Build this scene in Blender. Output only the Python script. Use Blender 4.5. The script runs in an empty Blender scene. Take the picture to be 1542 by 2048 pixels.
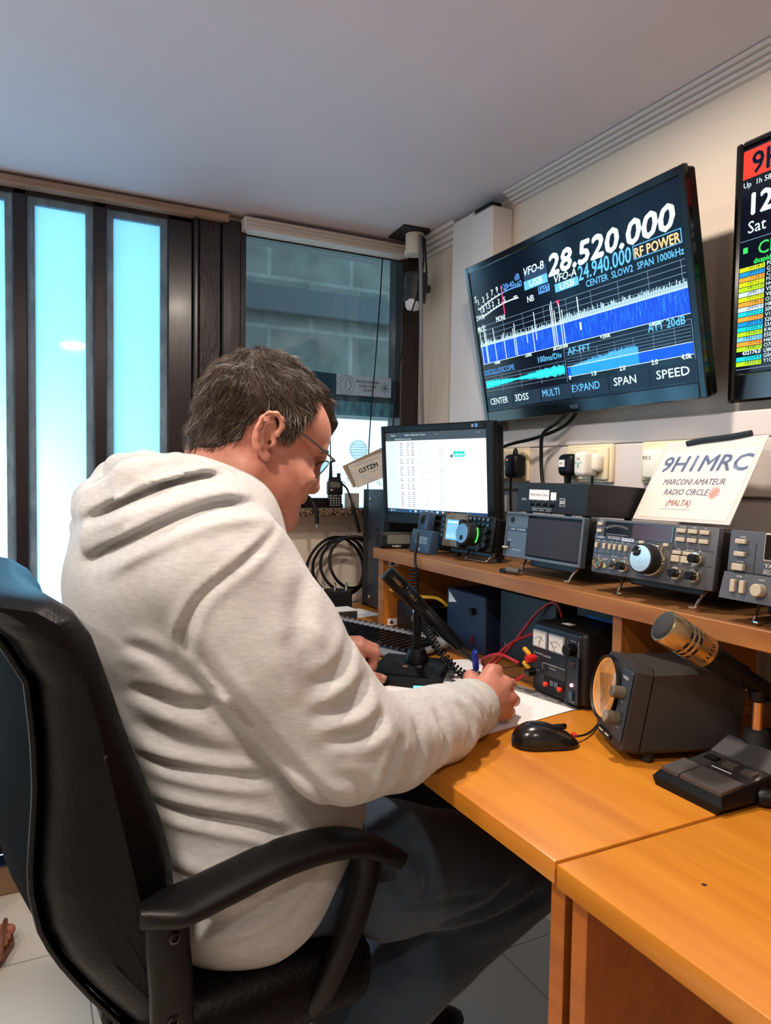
import bpy, bmesh, math, random
import numpy as np
from mathutils import Matrix, Vector
random.seed(7); RNG = np.random.default_rng(7)
S = bpy.context.scene; COL = S.collection

# ---------------------------------------------------------------- camera
cd = bpy.data.cameras.new('camera'); cam = bpy.data.objects.new('camera', cd); COL.objects.link(cam)
yaw, pitch, roll = 0.470238, -0.0472244, -0.0156057
fw = Vector((math.sin(yaw)*math.cos(pitch), math.cos(yaw)*math.cos(pitch), math.sin(pitch)))
r0 = Vector((math.cos(yaw), -math.sin(yaw), 0)); d0 = fw.cross(r0)
rr = math.cos(roll)*r0 + math.sin(roll)*d0; dd = -math.sin(roll)*r0 + math.cos(roll)*d0
cam.matrix_world = Matrix(((rr.x, -dd.x, -fw.x, 0), (rr.y, -dd.y, -fw.y, 0), (rr.z, -dd.z, -fw.z, 1.14), (0, 0, 0, 1)))
cd.sensor_fit = 'VERTICAL'; cd.sensor_height = 36; cd.lens = 36*1444.78/2048; cd.clip_start = .02
S.camera = cam

# ---------------------------------------------------------------- world, lights, exposure
S.view_settings.view_transform = 'Standard'; S.view_settings.look = 'None'
S.view_settings.gamma = 1; S.view_settings.use_curve_mapping = False
S.view_settings.exposure = 0.55
W = bpy.data.worlds.new('daylight'); S.world = W; W.use_nodes = True
bg = W.node_tree.nodes['Background']; bg.inputs[0].default_value = (.62, .88, 1, 1); bg.inputs[1].default_value = 1.6

def lamp(kind, name, loc, energy, col, size=.1, aim=None, size_y=None, spot=None, blend=.4):
    l = bpy.data.lights.new(name, kind); o = bpy.data.objects.new(name, l); COL.objects.link(o)
    l.energy = energy; l.color = col; o.location = loc
    if kind == 'AREA':
        l.size = size
        if size_y: l.shape = 'RECTANGLE'; l.size_y = size_y
        else: l.shape = 'DISK'
    else: l.shadow_soft_size = size
    if spot: l.spot_size = spot; l.spot_blend = blend
    if aim is not None:
        o.rotation_euler = (Vector(aim)-Vector(loc)).to_track_quat('-Z', 'Y').to_euler()
    return o
WARM = (1, .86, .73)
# recessed ceiling downlights: one over the desk, the others behind and left of the camera
lamp('AREA', 'downlight_desk', (.65, .965, 1.905), 8, WARM, .09, (.65, .965, 0))
lamp('AREA', 'downlight_left', (-.30, .55, 1.905), 11, WARM, .12, (-.22, .30, 0))
lamp('AREA', 'downlight_back', (.30, -.35, 1.905), 4.5, WARM, .12, (.30, -.35, 0))
lamp('AREA', 'downlight_far_left', (-1.0, .75, 1.905), 8, WARM, .12, (-1.0, .75, 0))
# added blue fill lamp at an invented opening in the far wall, out of frame
lamp('AREA', 'added_blue_fill', (-1.05, 2.30, 1.2), 6, (.38, .68, 1), .7, (.3, 1.1, 1.2), 1.1)
# daylight outside the frosted panes and over the alley behind the clear pane
lamp('AREA', 'daylight_frosted', (-.08, 2.50, .92), 5.2, (.58, .84, 1), .30, (-.06, 2.2, .92), .55)
lamp('AREA', 'daylight_high', (.30, 2.9, 1.9), 1.2, (.28, .66, 1), .5, (.25, 2.2, 1.4))
lamp('AREA', 'daylight_alley', (1.9, 2.55, 2.35), 6, (.55, .8, 1), .5, (1.3, 3.3, 1.7))

# ---------------------------------------------------------------- materials
def lin(h):
    if not isinstance(h, str): return tuple(h)[:3]
    v = [int(h[i:i+2], 16)/255 for i in (0, 2, 4)]
    return tuple(c/12.92 if c <= .04045 else ((c+.055)/1.055)**2.4 for c in v)
MATS = {}
def mat(name, col='808080', rough=.5, metal=0, emit=0, spec=.5, coat=0, noise=None, bump=None, trans=0, alpha=1, sheen=0, col2=None, sss=0, ecol=None):
    """noise=(scale xyz, detail, lo, hi) mixes col and col2; bump=(scale xyz, strength, distance)"""
    if name in MATS: return MATS[name]
    m = bpy.data.materials.new(name); m.use_nodes = True; N = m.node_tree.nodes; L = m.node_tree.links
    b = N['Principled BSDF']; c = lin(col); I = b.inputs
    I['Base Color'].default_value = (*c, 1); I['Roughness'].default_value = rough; I['Metallic'].default_value = metal
    I['Specular IOR Level'].default_value = spec; I['Coat Weight'].default_value = coat; I['Coat Roughness'].default_value = .15
    I['Transmission Weight'].default_value = trans; I['Alpha'].default_value = alpha; I['Sheen Weight'].default_value = sheen
    if sss:
        I['Subsurface Weight'].default_value = sss; I['Subsurface Radius'].default_value = (.012, .004, .002); I['Subsurface Scale'].default_value = .35
    if emit:
        I['Emission Color'].default_value = (*lin(ecol or col), 1); I['Emission Strength'].default_value = emit
    def tex(scale, detail=4, rough_=.55):
        tc = N.new('ShaderNodeTexCoord'); mp = N.new('ShaderNodeMapping'); nz = N.new('ShaderNodeTexNoise')
        mp.inputs['Scale'].default_value = scale; nz.inputs['Scale'].default_value = 1; nz.inputs['Detail'].default_value = detail
        nz.inputs['Roughness'].default_value = rough_
        L.new(tc.outputs['Object'], mp.inputs[0]); L.new(mp.outputs[0], nz.inputs['Vector']); return nz
    if noise:
        sc, det, lo, hi = noise; nz = tex(sc, det); rp = N.new('ShaderNodeValToRGB')
        rp.color_ramp.elements[0].position = lo; rp.color_ramp.elements[1].position = hi
        rp.color_ramp.elements[0].color = (*c, 1); rp.color_ramp.elements[1].color = (*lin(col2), 1)
        L.new(nz.outputs[0], rp.inputs[0]); L.new(rp.outputs[0], I['Base Color'])
    if bump:
        sc, st, di = bump; nz = tex(sc, 5); bp = N.new('ShaderNodeBump'); bp.inputs['Strength'].default_value = st
        bp.inputs['Distance'].default_value = di
        L.new(nz.outputs[0], bp.inputs['Height']); L.new(bp.outputs[0], I['Normal'])
    MATS[name] = m; return m
def glow(name, col, s=1.0):
    """what a lit screen shows: plain emission under a clear front"""
    return mat('glow_'+name, '020203', .35, emit=s, ecol=col, spec=.2)

# ---------------------------------------------------------------- mesh building
TXT = {}
def text_mesh(s, bold=0, shear=0, space=1):
    k = (s, bold, shear, space)
    if k not in TXT:
        c = bpy.data.curves.new('t', 'FONT'); c.body = s; c.size = 1; c.offset = bold; c.shear = shear; c.resolution_u = 2; c.space_character = space
        o = bpy.data.objects.new('t', c); me = o.to_mesh()
        TXT[k] = ([tuple(v.co) for v in me.vertices], [tuple(p.vertices) for p in me.polygons])
        o.to_mesh_clear(); bpy.data.objects.remove(o); bpy.data.curves.remove(c)
    return TXT[k]
class MB:
    def __init__(s): s.v = []; s.f = []; s.m = []; s.mats = []; s.cur = 0; s.M = None
    def use(s, m):
        if m not in s.mats: s.mats.append(m)
        s.cur = s.mats.index(m); return s
    def add(s, vs, fs):
        b = len(s.v)
        if s.M is not None: vs = [s.M @ Vector(v) for v in vs]
        s.v += [tuple(v) for v in vs]; s.f += [tuple(i+b for i in f) for f in fs]; s.m += [s.cur]*len(fs); return s
    def bm(s, bm):
        bm.verts.index_update(); s.add([v.co.copy() for v in bm.verts], [[v.index for v in f.verts] for f in bm.faces]); bm.free(); return s
    def box(s, x0, x1, y0, y1, z0, z1, bev=0, seg=1, M=None):
        bm = bmesh.new(); bmesh.ops.create_cube(bm, size=1)
        for v in bm.verts: v.co = Vector(((x0+x1)/2+v.co.x*(x1-x0), (y0+y1)/2+v.co.y*(y1-y0), (z0+z1)/2+v.co.z*(z1-z0)))
        if bev: bmesh.ops.bevel(bm, geom=list(bm.edges), offset=bev, segments=seg, affect='EDGES', profile=.5)
        if M is not None: bmesh.ops.transform(bm, matrix=M, verts=bm.verts)
        return s.bm(bm)
    def lathe(s, p, ax, prof, n=24):
        ax = Vector(ax).normalized(); a = ax.orthogonal().normalized(); b = ax.cross(a); p = Vector(p); vs = []; fs = []
        for (r, h) in prof:
            for i in range(n):
                t = 2*math.pi*i/n; vs.append(p+ax*h+(a*math.cos(t)+b*math.sin(t))*max(r, 1e-5))
        for k in range(len(prof)-1):
            for i in range(n):
                j = (i+1) % n; fs.append((k*n+i, k*n+j, (k+1)*n+j, (k+1)*n+i))
        if prof[0][0] > 1e-4: fs.append(tuple(reversed(range(n))))
        if prof[-1][0] > 1e-4: fs.append(tuple((len(prof)-1)*n+i for i in range(n)))
        return s.add(vs, fs)
    def cyl(s, p0, p1, r0, r1=None, n=20, bev=0):
        p0 = Vector(p0); p1 = Vector(p1); h = (p1-p0).length; r1 = r0 if r1 is None else r1
        pr = [(r0-bev, 0), (r0, bev), (r1, h-bev), (r1-bev, h)] if bev else [(r0, 0), (r1, h)]
        return s.lathe(p0, p1-p0, pr, n)
    def tube(s, pts, r, n=8, caps=True, flat=1.0):
        P = [Vector(p) for p in pts]; R = r if hasattr(r, '__len__') else [r]*len(P); vs = []; fs = []; a = None
        for i, p in enumerate(P):
            t = (P[min(i+1, len(P)-1)]-P[max(i-1, 0)]).normalized()
            a = t.orthogonal().normalized() if a is None else (a-t*a.dot(t)).normalized()
            b = t.cross(a)
            for k in range(n):
                q = 2*math.pi*k/n; vs.append(p+(a*math.cos(q)+b*math.sin(q)*flat)*R[i])
        for i in range(len(P)-1):
            for k in range(n):
                j = (k+1) % n; fs.append((i*n+k, i*n+j, (i+1)*n+j, (i+1)*n+k))
        if caps: fs.append(tuple(reversed(range(n)))); fs.append(tuple((len(P)-1)*n+k for k in range(n)))
        return s.add(vs, fs)
    def prism(s, poly, z0, z1):
        n = len(poly); vs = [(x, y, z0) for x, y in poly]+[(x, y, z1) for x, y in poly]
        fs = [tuple(reversed(range(n))), tuple(range(n, 2*n))]+[(i, (i+1) % n, n+(i+1) % n, n+i) for i in range(n)]
        return s.add(vs, fs)
    def quad(s, a, b, c, d): return s.add([a, b, c, d], [(0, 1, 2, 3)])
    def rect(s, x0, x1, y0, y1, z): return s.add([(x0, y0, z), (x1, y0, z), (x1, y1, z), (x0, y1, z)], [(0, 1, 2, 3)])
    def ell(s, c, r, n=16, m=10, R=None):
        vs = []; fs = []
        for i in range(m+1):
            t = math.pi*i/m
            for k in range(n):
                q = 2*math.pi*k/n; v = Vector((r[0]*math.sin(t)*math.cos(q), r[1]*math.sin(t)*math.sin(q), r[2]*math.cos(t)))
                if R is not None: v = R @ v
                vs.append(Vector(c)+v)
        for i in range(m):
            for k in range(n):
                j = (k+1) % n; fs.append((i*n+k, (i+1)*n+k, (i+1)*n+j, i*n+j))
        return s.add(vs, fs)
    def text(s, t, x, y, z, size, align='L', bold=0, shear=0, M=None, width=None, space=1):
        """lettering in the local xy plane; width= squeezes it to a measured width"""
        vs, fs = text_mesh(t, 0, shear, space)
        if not vs: return s
        xs = [v[0] for v in vs]; w = max(xs)-min(xs); kx = size if width is None else width/w
        off = -min(xs)*kx-(w*kx/2 if align == 'C' else w*kx if align == 'R' else 0)
        sh = [(0, 0)] if bold < .008 else [(a*size*bold*1.1, b*size*bold*1.1) for a, b in ((-1, 0), (1, 0), (0, 1), (0, -1))]   # heavier strokes
        for dx, dy in sh:
            q = [Vector((x+off+v[0]*kx+dx, y+v[1]*size+dy, z)) for v in vs]
            if M is not None: q = [M @ v for v in q]
            s.add(q, fs)
        return s
    def obj(s, name, parent=None, smooth=35, M=None):
        me = bpy.data.meshes.new(name); me.from_pydata(s.v, [], s.f)
        for m in s.mats: me.materials.append(m)
        me.polygons.foreach_set('material_index', s.m)
        bm = bmesh.new(); bm.from_mesh(me); bmesh.ops.remove_doubles(bm, verts=bm.verts, dist=1e-6); bmesh.ops.recalc_face_normals(bm, faces=bm.faces) if smooth != 'text' else None
        bm.to_mesh(me); bm.free()
        if smooth and smooth != 'text':
            me.polygons.foreach_set('use_smooth', [True]*len(me.polygons)); me.set_sharp_from_angle(angle=math.radians(smooth))
        o = bpy.data.objects.new(name, me); COL.objects.link(o)
        if M is not None: o.matrix_world = M
        if parent is not None: o.parent = parent
        return o
def tag(o, label, cat, group=None, kind=None):
    o['label'] = label; o['category'] = cat
    if group: o['group'] = group
    if kind: o['kind'] = kind
    return o
def thing(name, label, cat, M=None, group=None):
    o = bpy.data.objects.new(name, None); COL.objects.link(o); o.empty_display_size = .05
    if M is not None: o.matrix_world = M if isinstance(M, Matrix) else Matrix.Translation(Vector(M))
    return tag(o, label, cat, group)
def struct(mb, name, smooth=35):
    o = mb.obj(name, None, smooth); o['kind'] = 'structure'; return o
def F(x, y, z, yaw=0, tilt=0, roll=0):
    """frame of a front panel that looks toward -X: local x = right as seen, y = up, z = toward the viewer"""
    r = Vector((math.sin(yaw), -math.cos(yaw), 0)); n = Vector((-math.cos(yaw), -math.sin(yaw), 0)); u = Vector((0, 0, 1))
    u, n = u*math.cos(tilt)-n*math.sin(tilt), n*math.cos(tilt)+u*math.sin(tilt)
    r, u = r*math.cos(roll)+u*math.sin(roll), u*math.cos(roll)-r*math.sin(roll)
    return Matrix(((r.x, u.x, n.x, x), (r.y, u.y, n.y, y), (r.z, u.z, n.z, z), (0, 0, 0, 1)))
def spline(pts, k=8):
    P = [Vector(p) for p in pts]; P = [P[0]*2-P[1]]+P+[P[-1]*2-P[-2]]; out = []
    for i in range(1, len(P)-2):
        a, b, c, d = P[i-1:i+3]
        for j in range(k):
            t = j/k; out.append(.5*((2*b)+(c-a)*t+(2*a-5*b+4*c-d)*t*t+(3*b-a-3*c+d)*t**3))
    out.append(P[-2]); return out
def cable(name, pts, r, m, label, parent=None, k=8, n=8, cat='cable', group=None):
    o = MB().use(m).tube(spline(pts, k), r, n).obj(name, parent, 60)
    if parent is None: tag(o, label, cat, group)
    return o
def coil(pts, turns, R, k=14):
    P = spline(pts, 24); out = []; n = turns*k; a = None
    for i in range(n+1):
        s = i/n*(len(P)-1); j = min(int(s), len(P)-2); p = P[j].lerp(P[j+1], s-j); t = (P[j+1]-P[j]).normalized()
        a = t.orthogonal().normalized() if a is None else (a-t*a.dot(t)).normalized()
        b = t.cross(a); q = 2*math.pi*i/k; out.append(p+(a*math.cos(q)+b*math.sin(q))*R)
    return out

black = mat('black_plastic', '07070a', .45, spec=.28)
black_gloss = mat('black_gloss_plastic', '08090c', .14, coat=.3)
black_matte = mat('black_matte_paint', '0c0d10', .6, bump=((900,)*3, .15, .0004))
rubber = mat('black_rubber', '0b0b0c', .7)
steel = mat('bright_steel', 'c8c8c8', .25, 1)
chrome = mat('chrome', 'e0d8c8', .12, 1)
brass = mat('satin_gold_metal', 'd8b070', .28, 1)
white_pl = mat('white_plastic', 'e6e0d4', .4)
cream_pl = mat('cream_plastic', 'e3d6b4', .38)
ink_white = mat('white_ink', 'e4e4e4', .5)
ink_black = mat('black_ink', '15151a', .6)
paper = mat('white_paper', 'efeaea', .7)
red_pl = mat('red_plastic', 'c01818', .4)
yellow_pl = mat('yellow_plastic', 'e0a81c', .45)
# ================================================================ the room
XW, YF, HC = 1.22, 2.20, 1.92
wall_m = mat('cream_wall_paint', 'dccfc0', .75, noise=((3, 3, 3), 4, .3, .75), col2='d2c4b4', bump=((60,)*3, .12, .002))
ceil_m = mat('ceiling_paint', 'd6ced4', .8, noise=((2, 2, 2), 4, .3, .8), col2='cec6cc', bump=((2.2, 2.2, 2), .25, .02))
trimw_m = mat('white_trim_paint', 'd3cac6', .5)
maroon = mat('dark_maroon_gloss_paint', '1c0f14', .3, coat=.1, bump=((50, 50, 9), .25, .002))
maroon_r = mat('brush_marked_maroon_paint', '24131a', .3, coat=.2, bump=((130, 130, 26), .9, .006))
batten_m = mat('tan_wooden_batten', 'a98a74', .55, noise=((8, 90, 90), 4, .3, .7), col2='8f7260')
def tile_floor():
    m = bpy.data.materials.new('beige_floor_tile'); m.use_nodes = True; N = m.node_tree.nodes; L = m.node_tree.links
    b = N['Principled BSDF']; b.inputs['Roughness'].default_value = .38
    tc = N.new('ShaderNodeTexCoord'); br = N.new('ShaderNodeTexBrick'); mp = N.new('ShaderNodeMapping')
    mp.inputs['Location'].default_value = (-.13, -.03, 0); br.offset = 0; br.inputs['Scale'].default_value = 1
    br.inputs['Brick Width'].default_value = .45; br.inputs['Row Height'].default_value = .45; br.inputs['Mortar Size'].default_value = .0016
    br.inputs['Color1'].default_value = (*lin('d8ccba'), 1); br.inputs['Color2'].default_value = (*lin('d2c5b2'), 1); br.inputs['Mortar'].default_value = (*lin('8a7c6a'), 1)
    L.new(tc.outputs['Object'], mp.inputs[0]); L.new(mp.outputs[0], br.inputs[0]); L.new(br.outputs[0], b.inputs['Base Color']); return m
struct(MB().use(tile_floor()).box(-1.7, 1.3, -1.7, 2.3, -.06, 0), 'floor')
struct(MB().use(ceil_m).box(-1.7, 1.3, -1.7, 2.3, HC, HC+.06), 'ceiling')
struct(MB().use(wall_m).box(XW, XW+.08, -1.7, 2.3, 0, HC), 'wall_right')
struct(MB().use(wall_m).box(-1.7, -1.62, -1.7, 2.3, 0, HC), 'wall_left')
struct(MB().use(wall_m).box(-1.62, XW, -1.7, -1.62, 0, HC), 'wall_back')
f = MB().use(wall_m)
f.box(.602, XW, YF, 2.3, 0, 1.015).box(-1.62, -1.45, YF, 2.3, 0, HC).box(-.70, -.62, YF, 2.3, 0, HC).box(-.62, XW, YF, 2.3, 1.90, HC)  # unseen gap at the left is there only to admit the added blue lamp
struct(f, 'wall_far')
tan_m = mat('tan_painted_plinth', '8c6c50', .6, noise=((9,)*3, 4, .3, .7), col2='7c5f46')
struct(MB().use(tan_m).box(-1.62, .60, 2.145, YF, 0, .086, .004), 'baseboard_far')
# dark doorway frame: stiles, rails, lower panels
f = MB().use(maroon)
for x0, x1 in ((-.62, -.36), (-.218, -.184), (-.009, .025), (.190, .224), (.391, .461)):
    f.box(x0, x1, 2.185, 2.25, .09, 1.90, .003)
f.box(-.62, .461, 2.18, 2.25, .60, .70, .003).box(-.62, .461, 2.185, 2.25, 1.879, 1.90)
f.box(-.62, .461, 2.20, 2.25, .09, .60).box(-.36, .43, 2.19, 2.21, .15, .30, .006).box(-.36, .43, 2.19, 2.21, .33, .55, .006)
f.box(.461, .475, 2.165, 2.25, .09, 1.90, .003).box(.545, .602, 2.165, 2.25, .09, 1.90, .004)
f.use(maroon_r).box(.475, .545, 2.172, 2.25, .09, 1.895, .006)
struct(f, 'door_1')
blue_line = mat('blue_metal_threshold', '20386a', .25, .8)
struct(MB().use(blue_line).box(-.62, .46, 2.139, 2.19, .086, .092), 'trim_4')
putty = mat('flaking_grey_blue_border_paint', '7e97a8', .6, noise=((40, 40, 14), 6, .35, .7), col2='51697a', bump=((70, 70, 20), .6, .003))
def frosted(name, col):
    m = bpy.data.materials.new(name); m.use_nodes = True; N = m.node_tree.nodes; L = m.node_tree.links
    N.remove(N['Principled BSDF']); o = N['Material Output']
    t = N.new('ShaderNodeBsdfTranslucent'); t.inputs[0].default_value = (*col, 1)
    g = N.new('ShaderNodeBsdfGlossy'); g.inputs['Roughness'].default_value = .04; g.inputs[0].default_value = (1, 1, 1, 1)
    x = N.new('ShaderNodeMixShader'); x.inputs[0].default_value = .05
    L.new(t.outputs[0], x.inputs[1]); L.new(g.outputs[0], x.inputs[2]); L.new(x.outputs[0], o.inputs[0]); return m
fro = frosted('blue_frosted_glass', (.36, .72, .95))
for i, (x0, x1) in enumerate(((-.184, -.009), (.025, .190), (.224, .391), (-.36, -.218))):
    b = MB().use(putty); z0, z1, w = .70, 1.879, .019
    b.box(x0, x0+w, 2.196, 2.222, z0, z1).box(x1-w, x1, 2.196, 2.222, z0, z1).box(x0+w, x1-w, 2.196, 2.222, z1-w, z1).box(x0+w, x1-w, 2.196, 2.222, z0, z0+w)
    o = struct(b, 'window_%d' % (i+1 if i < 3 else 5))
    MB().use(fro).quad((x0+w, 2.21, z0+w), (x1-w, 2.21, z0+w), (x1-w, 2.21, z1-w), (x0+w, 2.21, z1-w)).obj('frosted_pane', o)
# clear corner window
gl = bpy.data.materials.new('clear_window_glass'); gl.use_nodes = True; N = gl.node_tree.nodes; L = gl.node_tree.links
N.remove(N['Principled BSDF']); tr = N.new('ShaderNodeBsdfTransparent'); tr.inputs[0].default_value = (.86, .94, .97, 1)
gg = N.new('ShaderNodeBsdfGlossy'); gg.inputs['Roughness'].default_value = .01; lw = N.new('ShaderNodeFresnel'); lw.inputs[0].default_value = 1.45
mx = N.new('ShaderNodeMixShader'); L.new(lw.outputs[0], mx.inputs[0]); L.new(tr.outputs[0], mx.inputs[1]); L.new(gg.outputs[0], mx.inputs[2]); L.new(mx.outputs[0], N['Material Output'].inputs[0])
b = MB().use(maroon).box(1.150, XW, 2.165, 2.26, 1.042, HC, .003).box(.602, .619, 2.175, 2.26, 1.042, 1.90).box(.619, 1.150, 2.19, 2.26, 1.868, 1.905)
o = struct(b, 'window_4')
MB().use(gl).box(.619, 1.150, 2.205, 2.209, 1.042, 1.868).obj('glass_pane', o)
MB().use(maroon).box(.619, .93, 2.175, 2.20, 1.042, 1.072, .003).obj('bottom_rail', o)
granite = mat('speckled_brown_granite', '1c1512', .2, noise=((240,)*3, 3, .42, .62), col2='8a7058', coat=.3)
struct(MB().use(granite).box(.602, XW, 2.098, 2.26, 1.015, 1.042, .004, 2), 'window_sill')
struct(MB().use(batten_m).box(-.62, .562, 2.150, 2.19, 1.890, 1.912, .003), 'trim_2')
b = MB().use(trimw_m).box(.602, 1.166, 2.13, 2.19, 1.872, 1.908, .003)
for k in range(3): b.box(.605, 1.164, 2.126, 2.132, 1.876+.011*k, 1.883+.011*k, .002)
struct(b, 'trim_3')
# ridged cornice along the right wall, in two lengths either side of the cable boxing
def cornice(y0, y1, name, d=.042, h=.031):
    pr = [(0, 0)]
    for k in range(4):
        t = k/4; pr += [(-d*t-.003, h*t), (-d*t-.011, h*t+.001), (-d*(t+.20)-.007, h*(t+.20)-.001), (-d*(t+.22), h*(t+.24))]
    pr += [(-d, h), (0, h)]
    b = MB().use(trimw_m); n = len(pr)
    vs = [(XW+x, y, HC-h+z) for y in (y0, y1) for x, z in pr]
    b.add(vs, [tuple(range(n)), tuple(reversed(range(n, 2*n)))]+[(i, (i+1) % n, n+(i+1) % n, n+i) for i in range(n)])
    struct(b, name, 20)
cornice(-1.62, 1.64, 'trim_1'); cornice(1.88, 2.13, 'trim_5', .05, .052)
b = MB().use(trimw_m).box(1.165, XW, 1.76, 1.878, 1.27, 1.905, .004).box(1.15, XW, 1.652, 1.757, 1.30, 1.885, .004)
b.box(1.16, XW, 1.66, 1.75, 1.12, 1.20, .012, 3).box(1.158, XW, 1.655, 1.755, 1.21, 1.298, .012, 3).box(1.155, XW, 1.65, 1.76, 1.405, 1.425, .006, 2).box(1.155, XW, 1.65, 1.76, 1.47, 1.485, .006, 2)
b.use(black).box(1.152, 1.19, 1.662, 1.742, 1.884, 1.898, .003)
struct(b, 'wall_boxing')
# dado trunking with its lid seam
b = MB().use(trimw_m).box(1.172, XW, -1.62, 1.70, 1.115, 1.222, .003).box(1.176, XW, -1.62, 1.70, 1.224, 1.272, .003).box(1.185, XW, -1.62, 1.70, 1.05, 1.113, .003)
struct(b, 'wall_trunking')
# alley outside the clear window: block wall overhead, bright sky below it
def stone():
    m = bpy.data.materials.new('grey_limestone_blocks'); m.use_nodes = True; N = m.node_tree.nodes; L = m.node_tree.links
    b = N['Principled BSDF']; b.inputs['Roughness'].default_value = .9
    tc = N.new('ShaderNodeTexCoord'); mp = N.new('ShaderNodeMapping'); mp.inputs['Rotation'].default_value = (math.pi/2, 0, 0)
    br = N.new('ShaderNodeTexBrick'); nz = N.new('ShaderNodeTexNoise'); nz.inputs['Scale'].default_value = 9; nz.inputs['Detail'].default_value = 6
    mx = N.new('ShaderNodeMix'); mx.data_type = 'RGBA'; mx.blend_type = 'OVERLAY'; mx.inputs[0].default_value = .75
    br.inputs['Scale'].default_value = 1; br.inputs['Brick Width'].default_value = .42; br.inputs['Row Height'].default_value = .23
    br.inputs['Mortar Size'].default_value = .012; br.inputs['Mortar Smooth'].default_value = .6
    br.inputs['Color1'].default_value = (*lin('4a4c48'), 1); br.inputs['Color2'].default_value = (*lin('444642'), 1); br.inputs['Mortar'].default_value = (*lin('585a56'), 1)
    L.new(tc.outputs['Object'], mp.inputs[0]); L.new(mp.outputs[0], br.inputs[0]); L.new(tc.outputs['Object'], nz.inputs['Vector'])
    L.new(br.outputs[0], mx.inputs[6]); L.new(nz.outputs[0], mx.inputs[7]); L.new(mx.outputs[2], b.inputs['Base Color'])
    return m
o = struct(MB().use(stone()).box(.1, 3.4, 3.30, 3.6, 1.455, 3.2), 'wall_outside')
MB().use(mat('blue_grey_steel_beam', '2b3234', .8)).box(.1, 3.4, 3.24, 3.30, 1.90, 2.02, .005).obj('beam', o)
# ================================================================ desks and shelf
desk_m = mat('honey_cherry_laminate', 'ca842b', .3, noise=((34, 2.2, 34), 6, .3, .72), col2='b46c1e', coat=.15)
desk_e = mat('honey_cherry_edge_band', 'b4682a', .4, noise=((30, 3, 40), 5, .3, .7), col2='9c5620')
desk_p = mat('reddish_brown_laminate', 'a85a26', .45, noise=((4, 30, 2), 5, .3, .7), col2='8e4a1c')
pine = mat('worn_pine_edge', 'a06a36', .5, noise=((30, 3.5, 40), 6, .32, .7), col2='824c24')
pine_t = mat('varnished_pine_top', '84592f', .5, noise=((34, 2.5, 20), 6, .3, .7), col2='6a4424')
pine_o = mat('orange_varnished_board', 'c07a30', .45, noise=((5, 34, 3), 6, .3, .7), col2='a86424')
def desk(y0, y1, x0, label, py):
    t = thing('desk', label, 'desk', (x0, y0, 0), 'orange wooden desks pushed together')
    MB().use(desk_m).box(0, .715, 0, y1-y0, .714, .74, .0025, 2).obj('desktop', t)
    for p in py: MB().use(desk_e).box(.016, .66, p-.011, p+.011, 0, .714, .0015).obj('side_panel', t)
    MB().use(desk_p).box(.62, .638, .025, y1-y0-.025, .25, .714).obj('back_panel', t)
    return t
desk(.578, 2.09, .50, 'orange wooden desk the seated man is writing on', (.013, 1.49))
t = desk(-.9, .5735, .498, 'empty orange wooden desk end nearest the camera with a dark nick in its top', (1.455, .02))
MB().use(mat('dark_nick', '1c1408', .8)).lathe((.108, 1.379, .7402), (0, 0, 1), [(0.0001, .0004), (.0022, .0002), (.0026, 0)], 10).obj('nick', t)
t = thing('radio_shelf', 'long wooden shelf raised over the back of the desk carrying the radios', 'shelf', (.85, -.6, .74))
MB().use(pine_t).box(0, .36, 0, 2.335, .186, .2125, .002).use(pine).box(-.004, 0, 0, 2.335, .1855, .213, .001).obj('shelf_board', t)
MB().use(pine_o).box(.012, .34, 2.295, 2.320, 0, .186, .001).use(pine).box(.006, .012, 2.294, 2.321, 0, .186, .001).obj('side_board', t)
MB().use(pine_o).box(.012, .34, 1.448, 1.466, 0, .186, .001).use(pine).box(.006, .012, 1.447, 1.467, 0, .186, .001).obj('divider_board', t)

# ================================================================ big wall screen
def bezel_frame(b, w, h, l, r, bo, to, z0, z1, bev=.002):
    b.box(0, l, 0, h, z0, z1, bev).box(w-r, w, 0, h, z0, z1, bev).box(l, w-r, 0, bo, z0, z1, bev).box(l, w-r, h-to, h, z0, z1, bev); return b
c = Vector((1.087, 1.279, 1.495)); w, h = .73, .41
M = F(0, 0, 0, -.030, -.193, .0013); o0 = c-M.to_3x3() @ Vector((w/2, h/2, 0)); M.translation = o0
tv = thing('television', 'large wall television showing 28.520.000 and a blue spectrum display', 'television', M)
bezel_frame(MB().use(black_gloss), w, h, .016, .016, .030, .017, -.012, 0).obj('bezel', tv)
MB().use(black).box(.003, w-.003, .003, h-.003, -.034, -.012, .004).box(.12, w-.12, .04, h-.06, -.07, -.034, .01).obj('back_cover', tv)
MB().use(black).box(w/2-.1, w/2+.1, h/2-.1, h/2+.1, -.086, -.07, .003).box(w/2-.03, w/2+.03, h/2-.02, h/2+.12, -.125, -.086, .004).obj('wall_bracket', tv)
scr_m = mat('dark_navy_screen', '04060c', .16, spec=.35, emit=1, ecol=(.0016, .0032, .0085))
sc = MB().use(scr_m).box(.016, w-.016, .030, h-.017, -.010, -.003).obj('screen', tv)
SX, SY, SW, SH = .016, .030, w-.032, h-.047
def px(u, v): return SX+u*SW, SY+v*SH
WH, CY, BL = glow('white', (.72, .95, .95), 1.0), glow('cyan', (.02, .75, .85), 1.0), glow('blue', (.10, .33, .85), .95)
LB, DB, OR = glow('light_blue', (.13, .50, .95), 1), glow('deep_blue', (.008, .065, .62), 1), glow('orange', (1, .58, .28), 1)
RD, GR = glow('red', (.95, .06, .16), 1), glow('grid_line', (.25, .36, .52), .8)
ztx = -.0024
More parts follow.
